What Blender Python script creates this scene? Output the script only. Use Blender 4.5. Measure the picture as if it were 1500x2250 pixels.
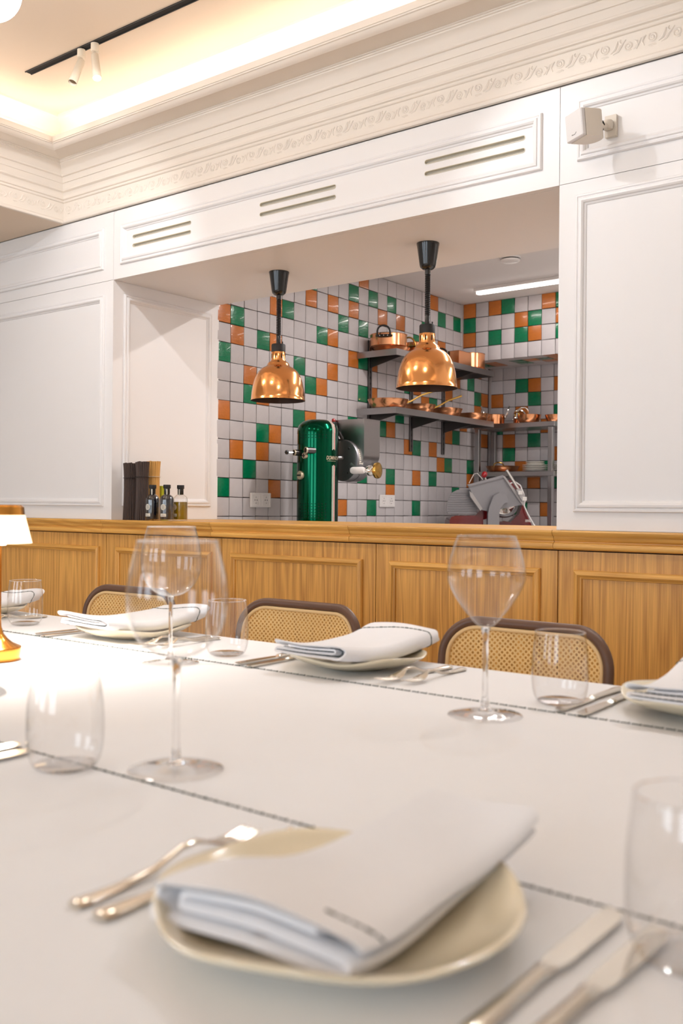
import bpy, bmesh, math, random
from mathutils import Vector, Matrix
random.seed(7)
C = bpy.context.scene.collection
for o in list(bpy.data.objects): bpy.data.objects.remove(o)
PI = math.pi

# ------------------------------------------------------------------ camera
FPX, CX, HY, ROLL, H = 2120.0, 750.0, 1114.5, math.atan(.0089), 1.06
TH = math.atan2(2747.0, FPX); S_, C_ = math.sin(TH), math.cos(TH)
RIGHT = Vector((S_, C_, 0)); FWD = Vector((-C_, S_, 0)); UP = Vector((0, 0, 1))
cr, sr = math.cos(ROLL), math.sin(ROLL)
cam = bpy.data.cameras.new('camera'); camo = bpy.data.objects.new('camera', cam); C.objects.link(camo)
cam.sensor_fit = 'VERTICAL'; cam.sensor_height = 36; cam.sensor_width = 24
cam.lens = FPX / 2250 * 36; cam.shift_y = -(1125 - HY) / 2250
ax, ay, az = cr * RIGHT + sr * UP, -sr * RIGHT + cr * UP, -FWD
camo.matrix_world = Matrix(((ax.x, ay.x, az.x, 0), (ax.y, ay.y, az.y, 0), (ax.z, ay.z, az.z, H), (0, 0, 0, 1)))
cam.clip_start = .02; cam.clip_end = 60
cam.dof.use_dof = True; cam.dof.focus_distance = 3.6; cam.dof.aperture_fstop = 4.8
sc = bpy.context.scene; sc.camera = camo
sc.view_settings.view_transform = 'Standard'; sc.view_settings.look = 'None'
sc.view_settings.gamma = 1; sc.view_settings.use_curve_mapping = False
sc.view_settings.exposure = 0.2

def ray(u, v):
    du, dv = u - CX, v - HY
    a = (du * cr + dv * sr) / FPX; b = -(-du * sr + dv * cr) / FPX
    return Vector((S_ * a - C_, C_ * a + S_, b))
def onY(u, v, Y): r = ray(u, v); return r * (Y / r.y) + Vector((0, 0, H))
def onX(u, v, X): r = ray(u, v); return r * (X / r.x) + Vector((0, 0, H))
def onZ(u, v, Z): r = ray(u, v); return r * ((Z - H) / r.z) + Vector((0, 0, H))
def proj(p):
    R = S_ * p[0] + C_ * p[1]; F = -C_ * p[0] + S_ * p[1]
    a = FPX * R / F; b = -FPX * (p[2] - H) / F
    return (CX + a * cr - b * sr, HY + a * sr + b * cr, F)

# ------------------------------------------------------------------ world and lights
w = bpy.data.worlds.new('world'); sc.world = w; w.use_nodes = True
bg = w.node_tree.nodes['Background']; bg.inputs[0].default_value = (.80, .88, 1, 1); bg.inputs[1].default_value = 1.6
def lamp(name, kind, loc, energy, color, target=None, **kw):
    l = bpy.data.lights.new(name, kind); l.energy = energy; l.color = color
    for k, v in kw.items(): setattr(l, k, v)
    o = bpy.data.objects.new(name, l); C.objects.link(o); o.location = loc
    if target is not None:
        o.rotation_euler = (Vector(target) - Vector(loc)).to_track_quat('-Z', 'Y').to_euler()
    return o
DAY = (.78, .89, 1); WARM = (1, .83, .64); SOFT = (.93, .96, 1)
# daylight entering the windows behind the camera
ROOM = dict(x0=-7.2, x1=2.2, y0=-3.4, y1=3.0)
WIN = [(-5.6, -4.2), (-3.2, -1.8), (-.6, .8)]
for i, (a, b) in enumerate(WIN):
    lamp('window_daylight', 'AREA', ((a + b) / 2, ROOM['y0'] - .10, 1.45), 36, DAY, ((a + b) / 2, 3, 1.35),
         shape='RECTANGLE', size=b - a, size_y=1.9)

# ------------------------------------------------------------------ materials
def lin(c): return tuple(((x / 255) / 12.92 if x / 255 <= .04045 else ((x / 255 + .055) / 1.055) ** 2.4) for x in c)
MATS = {}
def mat(name, rgb, rough=.5, metal=0, var=0.0, vscale=8, bump=0, bscale=60, coat=0, spec=.5, emit=None, estr=0, objvar=0, aniso=0, stretch=(1, 1, 1), sheen=0, trans=0, ior=1.5, sss=0):
    m = bpy.data.materials.new(name); m.use_nodes = True; nt = m.node_tree; N = nt.nodes; L = nt.links
    b = N['Principled BSDF']; col = lin(rgb)
    b.inputs['Base Color'].default_value = (*col, 1); b.inputs['Roughness'].default_value = rough
    b.inputs['Metallic'].default_value = metal; b.inputs['Coat Weight'].default_value = coat
    b.inputs['Specular IOR Level'].default_value = spec; b.inputs['Anisotropic'].default_value = aniso
    b.inputs['Sheen Weight'].default_value = sheen; b.inputs['Transmission Weight'].default_value = trans; b.inputs['IOR'].default_value = ior
    if emit: b.inputs['Emission Color'].default_value = (*lin(emit), 1); b.inputs['Emission Strength'].default_value = estr
    tc = N.new('ShaderNodeTexCoord'); mp = N.new('ShaderNodeMapping'); L.new(tc.outputs['Object'], mp.inputs[0]); mp.inputs['Scale'].default_value = stretch
    last = None
    if var:
        n = N.new('ShaderNodeTexNoise'); n.inputs['Scale'].default_value = vscale; n.inputs['Detail'].default_value = 4
        L.new(mp.outputs[0], n.inputs['Vector'])
        h = N.new('ShaderNodeHueSaturation'); h.inputs['Color'].default_value = (*col, 1)
        r = N.new('ShaderNodeMapRange'); r.inputs[3].default_value = 1 - var; r.inputs[4].default_value = 1 + var
        L.new(n.outputs[0], r.inputs[0]); L.new(r.outputs[0], h.inputs['Value']); last = h.outputs[0]
    if objvar:
        oi = N.new('ShaderNodeObjectInfo'); h2 = N.new('ShaderNodeHueSaturation')
        if last: L.new(last, h2.inputs['Color'])
        else: h2.inputs['Color'].default_value = (*col, 1)
        r2 = N.new('ShaderNodeMapRange'); r2.inputs[3].default_value = 1 - objvar; r2.inputs[4].default_value = 1 + objvar
        L.new(oi.outputs['Random'], r2.inputs[0]); L.new(r2.outputs[0], h2.inputs['Value']); last = h2.outputs[0]
    if last: L.new(last, b.inputs['Base Color'])
    if bump:
        n2 = N.new('ShaderNodeTexNoise'); n2.inputs['Scale'].default_value = bscale; n2.inputs['Detail'].default_value = 3
        L.new(mp.outputs[0], n2.inputs['Vector'])
        bp = N.new('ShaderNodeBump'); bp.inputs['Strength'].default_value = bump; bp.inputs['Distance'].default_value = .004
        L.new(n2.outputs[0], bp.inputs['Height']); L.new(bp.outputs[0], b.inputs['Normal'])
    MATS[name] = m; return m
def wood(name, c1, c2, grain_axis, rough=.42, contrast=1.0):
    m = bpy.data.materials.new(name); m.use_nodes = True; nt = m.node_tree; N = nt.nodes; L = nt.links
    b = N['Principled BSDF']; b.inputs['Roughness'].default_value = rough; b.inputs['Coat Weight'].default_value = .15; b.inputs['Coat Roughness'].default_value = .3
    tc = N.new('ShaderNodeTexCoord'); oi = N.new('ShaderNodeObjectInfo')
    off = N.new('ShaderNodeVectorMath'); off.operation = 'SCALE'; off.inputs[0].default_value = (13.1, 7.7, 3.3); L.new(oi.outputs['Random'], off.inputs['Scale'])
    ad = N.new('ShaderNodeVectorMath'); L.new(tc.outputs['Object'], ad.inputs[0]); L.new(off.outputs[0], ad.inputs[1])
    def mapped(sc_):
        mp = N.new('ShaderNodeMapping'); mp.inputs['Scale'].default_value = sc_; L.new(ad.outputs[0], mp.inputs[0]); return mp
    long, fine = ((1, 1, .055), (1, 1, .018)) if grain_axis == 'Z' else ((.055, 1, 1), (.018, 1, 1)) if grain_axis == 'X' else ((1, .055, 1), (1, .018, 1))
    n0 = N.new('ShaderNodeTexNoise'); n0.inputs['Scale'].default_value = 5.5; n0.inputs['Detail'].default_value = 3; n0.inputs['Distortion'].default_value = .5; L.new(mapped(long).outputs[0], n0.inputs['Vector'])
    mul = N.new('ShaderNodeMath'); mul.operation = 'MULTIPLY'; mul.inputs[1].default_value = 16; L.new(n0.outputs[0], mul.inputs[0])
    fr = N.new('ShaderNodeMath'); fr.operation = 'PINGPONG'; fr.inputs[1].default_value = .5; L.new(mul.outputs[0], fr.inputs[0])
    n1 = N.new('ShaderNodeTexNoise'); n1.inputs['Scale'].default_value = 260; n1.inputs['Detail'].default_value = 3; L.new(mapped(fine).outputs[0], n1.inputs['Vector'])
    mx = N.new('ShaderNodeMath'); mx.operation = 'MULTIPLY_ADD'; mx.inputs[1].default_value = .75; L.new(fr.outputs[0], mx.inputs[0]); L.new(n1.outputs[0], mx.inputs[2])
    rp = N.new('ShaderNodeValToRGB'); rp.color_ramp.elements[0].position = .18; rp.color_ramp.elements[1].position = 1.0
    rp.color_ramp.elements[0].color = (*lin(c2), 1); rp.color_ramp.elements[1].color = (*lin(c1), 1)
    L.new(mx.outputs[0], rp.inputs[0])
    h = N.new('ShaderNodeHueSaturation'); r2 = N.new('ShaderNodeMapRange'); r2.inputs[3].default_value = .93; r2.inputs[4].default_value = 1.06
    L.new(oi.outputs['Random'], r2.inputs[0]); L.new(r2.outputs[0], h.inputs['Value']); L.new(rp.outputs[0], h.inputs['Color'])
    L.new(h.outputs[0], b.inputs['Base Color'])
    bp = N.new('ShaderNodeBump'); bp.inputs['Strength'].default_value = .12; bp.inputs['Distance'].default_value = .002; L.new(n1.outputs[0], bp.inputs['Height']); L.new(bp.outputs[0], b.inputs['Normal'])
    MATS[name] = m
def thin_glass(name, tint=(1, 1, 1), ior=1.5, rough=0.0):
    m = bpy.data.materials.new(name); m.use_nodes = True; nt = m.node_tree; N = nt.nodes; L = nt.links
    N.remove(N['Principled BSDF']); out = N['Material Output']
    t = N.new('ShaderNodeBsdfTransparent'); t.inputs[0].default_value = (*tint, 1)
    g = N.new('ShaderNodeBsdfGlossy'); g.inputs['Roughness'].default_value = rough
    f = N.new('ShaderNodeFresnel'); f.inputs[0].default_value = ior
    geo = N.new('ShaderNodeNewGeometry'); io = N.new('ShaderNodeMapRange'); io.inputs[3].default_value = ior; io.inputs[4].default_value = 1 / ior
    L.new(geo.outputs['Backfacing'], io.inputs[0]); L.new(io.outputs[0], f.inputs[0])
    mul = N.new('ShaderNodeMath'); mul.operation = 'MULTIPLY'; mul.inputs[1].default_value = 1.7; mul.use_clamp = True
    L.new(f.outputs[0], mul.inputs[0])
    mx = N.new('ShaderNodeMixShader'); L.new(mul.outputs[0], mx.inputs[0]); L.new(t.outputs[0], mx.inputs[1]); L.new(g.outputs[0], mx.inputs[2])
    L.new(mx.outputs[0], out.inputs[0]); MATS[name] = m

mat('white_paint', (240, 237, 236), .42, var=.012, vscale=3, bump=.02, bscale=300)
mat('white_plaster', (237, 227, 215), .6, var=.015, vscale=3, bump=.03, bscale=200)
mat('ceiling_paint', (230, 212, 191), .7, var=.01, vscale=2)
wood('oak_v', (240, 182, 94), (172, 113, 44), 'Z'); wood('oak_h', (244, 188, 98), (192, 132, 54), 'X')
wood('floor_oak', (214, 196, 172), (186, 164, 138), 'X')
mat('gap_black', (14, 11, 9), .9)
mat('grout', (58, 46, 42), .9, var=.2, vscale=40)
mat('tile_white', (190, 185, 186), .42, var=.06, vscale=30, bump=.22, bscale=60, objvar=.05, spec=.35)
mat('tile_green', (0, 112, 72), .2, var=.30, vscale=45, bump=.3, bscale=60, objvar=.10, coat=.4, stretch=(1, .5, 2))
mat('tile_orange', (186, 106, 36), .3, var=.16, vscale=35, bump=.3, bscale=60, objvar=.10, coat=.3, stretch=(1, .5, 2))
mat('tile_trim', (178, 170, 168), .3, var=.06)
mat('kitchen_ceiling', (232, 228, 226), .7)
mat('copper', (240, 170, 122), .2, 1, var=.05, vscale=20)
mat('copper_polished', (246, 176, 112), .15, 1, aniso=.6)
mat('copper_inner', (60, 44, 38), .5, .6)
mat('brass', (214, 172, 92), .2, 1)
mat('black_plastic', (18, 19, 21), .22, coat=.3)
mat('black_matt', (32, 31, 32), .6)
mat('steel', (172, 170, 170), .3, 1, var=.06, vscale=30, stretch=(1, .1, 1))
mat('steel_dark', (96, 92, 92), .35, 1)
mat('chrome', (226, 224, 220), .08, 1)
mat('cutlery', (222, 214, 200), .12, 1)
mat('cast_alu', (140, 139, 142), .4, .85, bump=.05, bscale=150)
mat('green_paint', (0, 76, 50), .17, 1, coat=.12)
mat('stripe_green', (30, 120, 80), .4); mat('stripe_white', (232, 226, 218), .4); mat('stripe_red', (190, 70, 76), .4)
mat('lettering_silver', (200, 186, 160), .35, .6)
mat('red_paint', (104, 8, 14), .22, coat=.6)
mat('red_knob', (170, 20, 28), .15, coat=1)
mat('white_plastic', (232, 228, 226), .35)
mat('socket_plastic', (226, 222, 220), .3)
mat('speaker_plastic', (226, 217, 204), .45); mat('speaker_front', (226, 222, 220), .5, bump=.2, bscale=900)
mat('vent_rim', (222, 214, 196), .5)
mat('cloth', (241, 240, 241), .9, var=.012, vscale=14, bump=.10, bscale=700, sheen=.1)
mat('napkin_cloth', (240, 239, 241), .92, var=.02, vscale=20, bump=.18, bscale=520, sheen=.15)
mat('thread', (38, 62, 56), .85)
mat('porcelain', (238, 226, 198), .16, coat=.4, var=.02, vscale=10)
mat('porcelain_white', (232, 228, 220), .2)
mat('cane', (248, 212, 146), .55, var=.10, vscale=160, bump=.25, bscale=420)
mat('cane_bead', (240, 206, 152), .5)
mat('chair_frame', (104, 74, 58), .38, var=.08, vscale=20)
mat('pasta_dark', (72, 57, 51), .7, objvar=.1, var=.35, vscale=60, stretch=(1, 1, .1))
mat('pasta_light', (222, 172, 96), .6, var=.2, vscale=60, stretch=(1, 1, .1))
mat('bottle_dark', (10, 14, 28), .06, coat=1)
mat('oil', (172, 142, 6), .05, trans=.55, ior=1.4, coat=.6)
mat('label_paper', (226, 222, 210), .7)
mat('print_grey', (120, 116, 110), .7)
mat('lime_box', (176, 184, 12), .5)
mat('lamp_gold', (226, 156, 70), .16, 1)
mat('shade_glow', (255, 244, 224), .5, emit=(255, 226, 184), estr=1.15)
mat('globe_glow', (255, 248, 236), .4, emit=(252, 249, 248), estr=25)
mat('led_warm', (255, 240, 220), .5, emit=(255, 241, 226), estr=18)
mat('led_white', (255, 250, 245), .5, emit=(255, 244, 236), estr=12)
mat('lens_glow', (255, 250, 240), .5, emit=(255, 240, 220), estr=6)
mat('spot_white', (230, 218, 198), .45)
thin_glass('glass_bowl', (.985, .985, .985)); thin_glass('glass_foot', (.93, .925, .92))
mat('glass_solid', (250, 250, 250), .02, trans=1, ior=1.48)
mat('wall_far', (238, 234, 230), .7)
mat('kitchen_floor', (228, 226, 224), .5)
def dots_mat():
    m = mat('perforated', (214, 206, 188), .5); nt = m.node_tree; N = nt.nodes; L = nt.links
    tc = N.new('ShaderNodeTexCoord'); mp = N.new('ShaderNodeMapping'); L.new(tc.outputs['Object'], mp.inputs[0]); mp.inputs['Scale'].default_value = (170, 170, 170)
    v = N.new('ShaderNodeTexVoronoi'); v.inputs['Randomness'].default_value = 0; L.new(mp.outputs[0], v.inputs['Vector'])
    r = N.new('ShaderNodeValToRGB'); r.color_ramp.interpolation = 'CONSTANT'; r.color_ramp.elements[1].position = .36
    r.color_ramp.elements[0].color = (*lin((60, 54, 46)), 1); r.color_ramp.elements[1].color = (*lin((216, 208, 190)), 1)
    L.new(v.outputs['Distance'], r.inputs[0]); L.new(r.outputs[0], N['Principled BSDF'].inputs['Base Color'])
dots_mat()

# ------------------------------------------------------------------ mesh helpers
class MB:
    def __init__(s): s.v = []; s.f = []
    def add(s, vs, fs):
        n = len(s.v); s.v += [tuple(p) for p in vs]; s.f += [tuple(i + n for i in q) for q in fs]; return s
    def box(s, x0, x1, y0, y1, z0, z1, ch=0):
        if ch:
            vs = []
            for X, Y, Z, a in ((0, 0, 0, 0),): pass
            c = ch
            def P(x, y, z): return (x, y, z)
            vs = []
            idx = {}
            for ix, x in enumerate((x0, x1)):
                for iy, y in enumerate((y0, y1)):
                    for iz, z in enumerate((z0, z1)):
                        sx, sy, sz = (1 - 2 * ix), (1 - 2 * iy), (1 - 2 * iz)
                        for k, d in enumerate(((0, c, c), (c, 0, c), (c, c, 0))):
                            idx[(ix, iy, iz, k)] = len(vs); vs.append((x + sx * d[0], y + sy * d[1], z + sz * d[2]))
            g = lambda a, b, c_, k: idx[(a, b, c_, k)]
            fs = []
            for ix in (0, 1): q = [g(ix, 0, 0, 0), g(ix, 1, 0, 0), g(ix, 1, 1, 0), g(ix, 0, 1, 0)]; fs.append(q if ix else q[::-1])
            for iy in (0, 1): q = [g(0, iy, 0, 1), g(1, iy, 0, 1), g(1, iy, 1, 1), g(0, iy, 1, 1)]; fs.append(q[::-1] if iy else q)
            for iz in (0, 1): q = [g(0, 0, iz, 2), g(1, 0, iz, 2), g(1, 1, iz, 2), g(0, 1, iz, 2)]; fs.append(q if iz else q[::-1])
            for ix in (0, 1):
                for iy in (0, 1):
                    q = [g(ix, iy, 0, 0), g(ix, iy, 1, 0), g(ix, iy, 1, 1), g(ix, iy, 0, 1)]; fs.append(q)
                for iz in (0, 1):
                    q = [g(ix, 0, iz, 0), g(ix, 1, iz, 0), g(ix, 1, iz, 2), g(ix, 0, iz, 2)]; fs.append(q)
            for iy in (0, 1):
                for iz in (0, 1):
                    q = [g(0, iy, iz, 1), g(1, iy, iz, 1), g(1, iy, iz, 2), g(0, iy, iz, 2)]; fs.append(q)
            for ix in (0, 1):
                for iy in (0, 1):
                    for iz in (0, 1): fs.append([g(ix, iy, iz, k) for k in range(3)])
            return s.add(vs, fs)
        vs = [(x, y, z) for x in (x0, x1) for y in (y0, y1) for z in (z0, z1)]
        return s.add(vs, [(0, 1, 3, 2), (4, 6, 7, 5), (0, 4, 5, 1), (2, 3, 7, 6), (0, 2, 6, 4), (1, 5, 7, 3)])
    def lathe(s, prof, n=32, c=(0, 0, 0), ax=None, wave=None):
        # prof: list of (r, h); ax: axis direction
        q = Vector((0, 0, 1)).rotation_difference(Vector(ax).normalized()) if ax is not None else None
        vs = []; fs = []; rows = []
        for r, h in prof:
            if r < 1e-6:
                rows.append([len(vs)]); vs.append((0, 0, h))
            else:
                row = []
                for i in range(n):
                    t = 2 * PI * i / n; rr, hh = (wave(t, r, h) if wave else (r, h))
                    row.append(len(vs)); vs.append((rr * math.cos(t), rr * math.sin(t), hh))
                rows.append(row)
        for a, b in zip(rows, rows[1:]):
            for i in range(n):
                j = (i + 1) % n
                if len(a) == 1 and len(b) == 1: continue
                if len(a) == 1: fs.append((a[0], b[j], b[i]))
                elif len(b) == 1: fs.append((a[i], a[j], b[0]))
                else: fs.append((a[i], a[j], b[j], b[i]))
        cv = Vector(c)
        vs = [(q @ Vector(p) if q else Vector(p)) + cv for p in vs]
        return s.add(vs, fs)
    def tube(s, pts, r, n=8, closed=False, caps=True, flat=None):
        pts = [Vector(p) for p in pts]; m = len(pts); vs = []; fs = []
        rad = r if isinstance(r, (list, tuple)) else [r] * m
        up = None
        for i, p in enumerate(pts):
            if closed: t = (pts[(i + 1) % m] - pts[i - 1])
            else: t = pts[min(i + 1, m - 1)] - pts[max(i - 1, 0)]
            t.normalize()
            if up is None:
                up = Vector((0, 0, 1)) if abs(t.z) < .9 else Vector((1, 0, 0))
                if flat is not None: up = Vector(flat)
            u = up - t * up.dot(t)
            if u.length < 1e-6: u = t.orthogonal()
            u.normalize(); up = u if flat is None else up
            b = t.cross(u)
            k = 1 if flat is None else .85
            for j in range(n):
                a = 2 * PI * j / n; vs.append(p + (u * math.cos(a) * k + b * math.sin(a)) * rad[i])
        for i in range(m if closed else m - 1):
            for j in range(n):
                a = i * n + j; b = i * n + (j + 1) % n; i2 = (i + 1) % m
                fs.append((a, b, i2 * n + (j + 1) % n, i2 * n + j))
        if caps and not closed: fs += [tuple(range(n))[::-1], tuple(range((m - 1) * n, m * n))]
        return s.add(vs, fs)
    def prism(s, poly, fn, d0, d1):
        # poly 2d points, fn(a,b,d)->xyz
        n = len(poly)
        vs = [fn(a, b, d0) for a, b in poly] + [fn(a, b, d1) for a, b in poly]
        return s.add(vs, [tuple(range(n))[::-1], tuple(range(n, 2 * n))] + [(i, (i + 1) % n, (i + 1) % n + n, i + n) for i in range(n)])
    def frame(s, x0, x1, z0, z1, prof, fn, sides=(0, 1, 2, 3)):
        # mitred picture-frame moulding; prof: (inset, proud), fn(a, b, d)
        vs = []; fs = []; m = len(prof)
        for o, d in prof:
            for a, b in ((x0 + o, z0 + o), (x1 - o, z0 + o), (x1 - o, z1 - o), (x0 + o, z1 - o)): vs.append(fn(a, b, d))
        for i in range(m - 1):
            for j in sides:
                k = (j + 1) % 4; fs.append((i * 4 + j, i * 4 + k, (i + 1) * 4 + k, (i + 1) * 4 + j))
        return s.add(vs, fs)
    def loft(s, secs):
        # secs: list of rings with equal vertex count
        n = len(secs[0]); vs = [p for r in secs for p in r]; fs = []
        for i in range(len(secs) - 1):
            for j in range(n): k = (j + 1) % n; fs.append((i * n + j, i * n + k, (i + 1) * n + k, (i + 1) * n + j))
        fs += [tuple(range(n))[::-1], tuple(range((len(secs) - 1) * n, len(secs) * n))]
        return s.add(vs, fs)
    def mesh(s, name, m, smooth=35):
        me = bpy.data.meshes.new(name); me.from_pydata(s.v, [], s.f)
        bm = bmesh.new(); bm.from_mesh(me); bmesh.ops.recalc_face_normals(bm, faces=bm.faces[:]); bm.to_mesh(me); bm.free()
        for x in (m if isinstance(m, (list, tuple)) else [m]): me.materials.append(MATS[x])
        if smooth:
            me.polygons.foreach_set('use_smooth', [True] * len(me.polygons)); me.set_sharp_from_angle(angle=math.radians(smooth))
        return me
    def build(s, name, m, parent=None, smooth=35, loc=None):
        o = bpy.data.objects.new(name, s.mesh(name, m, smooth)); C.objects.link(o)
        if parent: o.parent = parent
        if loc is not None: o.location = loc
        return o
def tag(o, label=None, cat=None, group=None, kind=None):
    for k, v in (('label', label), ('category', cat), ('group', group), ('kind', kind)):
        if v: o[k] = v
    return o
def thing(name, label, cat, loc=(0, 0, 0), rz=0, group=None, kind=None):
    o = bpy.data.objects.new(name, None); C.objects.link(o); o.location = loc; o.rotation_euler = (0, 0, rz); o.empty_display_size = .05
    return tag(o, label, cat, group, kind)
def struct(name, label, cat='structure'): return thing(name, label, cat, kind='structure')
def copy_tree(o, parent=None):
    c = o.copy(); C.objects.link(c); c.parent = parent
    for ch in list(o.children): copy_tree(ch, c)
    return c
def dup(root, loc, rz, label=None):
    r = copy_tree(root); r.location = loc; r.rotation_euler = (0, 0, rz)
    if label: r['label'] = label
    return r
def text_mesh(txt, size, bold=0, shear=0):
    cu = bpy.data.curves.new('lettering', 'FONT'); cu.body = txt; cu.size = size; cu.shear = shear; cu.offset = bold; cu.align_x = 'LEFT'
    o = bpy.data.objects.new('lettering_tmp', cu); C.objects.link(o)
    dg = bpy.context.evaluated_depsgraph_get(); me = bpy.data.meshes.new_from_object(o.evaluated_get(dg))
    vs = [v.co.copy() for v in me.vertices]; fs = [tuple(p.vertices) for p in me.polygons]
    bpy.data.objects.remove(o); bpy.data.curves.remove(cu); bpy.data.meshes.remove(me)
    return vs, fs
def arc(c, r, a0, a1, n): return [(c[0] + r * math.cos(a0 + (a1 - a0) * i / n), c[1] + r * math.sin(a0 + (a1 - a0) * i / n)) for i in range(n + 1)]

# ------------------------------------------------------------------ levels
D = 3.0                         # plane of the panelled wall
XL, XR = -3.7135, -1.405        # the opening's sides
ZW, ZB, ZC = .990, 2.145, 2.4775  # worktop, beam underside, soffit line under the cornice
YK = 3.714                      # back of the thick wall
ZK = 2.587                      # kitchen ceiling
YU, YB = 6.2806, 6.7155         # tiled box front, kitchen back wall
T = .75                         # table top
CT = 2.95                       # coffer ceiling

# ------------------------------------------------------------------ shell
r = ROOM
tag(MB().box(r['x0'], r['x1'], r['y0'], 3.3, -.1, 0).build('floor', 'floor_oak'), 'pale oak floor under the table', 'floor', kind='structure')
tag(MB().box(r['x0'], r['x1'], 3.3, 7.2, -.1, 0).build('floor_kitchen', 'kitchen_floor'), 'pale grey kitchen floor behind the pass', 'floor', kind='structure')
tag(MB().box(r['x0'] - .15, r['x0'], r['y0'], D, 0, 3.1).build('wall_left', 'wall_far'), 'plain cream wall at the left end of the room', 'wall', kind='structure')
tag(MB().box(r['x1'], r['x1'] + .15, r['y0'], D, 0, 3.1).build('wall_right', 'wall_far'), 'plain cream wall at the right end of the room', 'wall', kind='structure')
wb = MB(); y0 = r['y0']; xs = [r['x0']] + [q for ab in WIN for q in ab] + [r['x1']]
for i in range(0, len(xs), 2): wb.box(xs[i], xs[i + 1], y0 - .2, y0, 0, 3.1)
for a, b in WIN: wb.box(a, b, y0 - .2, y0, 0, .45); wb.box(a, b, y0 - .2, y0, 2.45, 3.1)
tag(wb.build('wall_back', 'wall_far'), 'cream wall with three tall windows behind the diners', 'wall', kind='structure')
for i, (a, b) in enumerate(WIN):
    wn = struct('window_%d' % (i + 1), 'tall white framed window, number %s along the back wall' % ('one', 'two', 'three')[i], 'window')
    m = MB()
    for x in (a, (a + b) / 2 - .03, b - .06): m.box(x, x + .06, y0 - .07, y0 - .02, .45, 2.45)
    for z in (.45, 1.75, 2.39): m.box(a, b, y0 - .065, y0 - .025, z, z + .06)
    m.build('window_frame', 'white_paint', wn)

# coffered ceiling
XC, X2, Y2 = -4.106, 1.3, -2.2
cl = struct('ceiling', 'coffered cream ceiling with a lit cove round the recess', 'ceiling')
MB().box(r['x0'], XC, r['y0'], D, ZC, ZC + .5).build('ceiling_border', 'ceiling_paint', cl)
MB().box(X2, r['x1'], r['y0'], D, ZC, ZC + .5).build('ceiling_border', 'ceiling_paint', cl)
MB().box(XC, X2, r['y0'], Y2, ZC, ZC + .5).build('ceiling_border', 'ceiling_paint', cl)
MB().box(XC - .1, X2 + .1, Y2 - .1, D + .1, CT, CT + .1).build('coffer_ceiling', 'ceiling_paint', cl)
prof = [(0, 2.4775), (.016, 2.4775), (.0185, 2.482), (.0185, 2.488), (.015, 2.493), (.009, 2.497), (.007, 2.503), (.0065, 2.512), (.005, 2.581),
        (.011, 2.583), (.013, 2.586), (.013, 2.590), (.008, 2.592), (.008, 2.595), (.015, 2.598), (.016, 2.602), (.014, 2.606),
        (.013, 2.612), (.0145, 2.620), (.019, 2.628), (.026, 2.631), (.030, 2.634), (.030, 2.640), (.027, 2.643), (.034, 2.668), (.039, 2.669),
        (.042, 2.685), (.047, 2.694), (.054, 2.695), (.057, 2.698), (.057, 2.703), (.060, 2.708), (.066, 2.722), (.078, 2.735), (.090, 2.741),
        (.090, 2.746), (.096, 2.747), (.096, 2.752), (.102, 2.753), (.102, 2.757), (.212, 2.748), (.216, 2.742), (.224, 2.744), (.234, 2.750), (.240, 2.758),
        (.246, 2.759), (.246, 2.764), (.250, 2.765), (.250, 2.790), (.240, 2.790), (.238, 2.775), (.05, 2.775), (.05, 2.86),
        (.062, 2.862), (.068, 2.870), (.070, 2.88), (.078, 2.884), (.082, 2.894), (.094, 2.91), (.112, 2.925), (.130, 2.932), (.136, 2.938), (.150, 2.940), (.150, CT)]
def ring(o): return [(XC + o, D - o), (X2 - o, D - o), (X2 - o, Y2 + o), (XC + o, Y2 + o)]
tr = struct('trim_1', 'white stepped plaster cornice with scroll frieze round the coffer', 'cornice')
for k in range(4):
    m = MB(); vs = []; fs = []
    for o, z in prof:
        q = ring(o); a, b = q[k], q[(k + 1) % 4]; vs += [(a[0], a[1], z), (b[0], b[1], z)]
    for i in range(len(prof) - 1): fs.append((2 * i, 2 * i + 1, 2 * i + 3, 2 * i + 2))
    m.add(vs, fs); m.build('cornice_run', 'white_plaster', tr, smooth=28)
# led strip lying in the cove
led = thing('led_strip', 'glowing warm light strip hidden in the ceiling cove', 'light strip')
for k in range(4):
    a1, a2 = ring(.185), ring(.200); a, b, c2_, d2 = a1[k], a1[(k + 1) % 4], a2[(k + 1) % 4], a2[k]
    MB().add([(*p, 2.779) for p in (a, b, c2_, d2)] + [(*p, 2.7755) for p in (a, b, c2_, d2)], [(0, 1, 2, 3), (7, 6, 5, 4), (0, 1, 5, 4), (1, 2, 6, 5), (2, 3, 7, 6), (3, 0, 4, 7)]).build('led_tape', 'led_warm', led)
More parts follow.
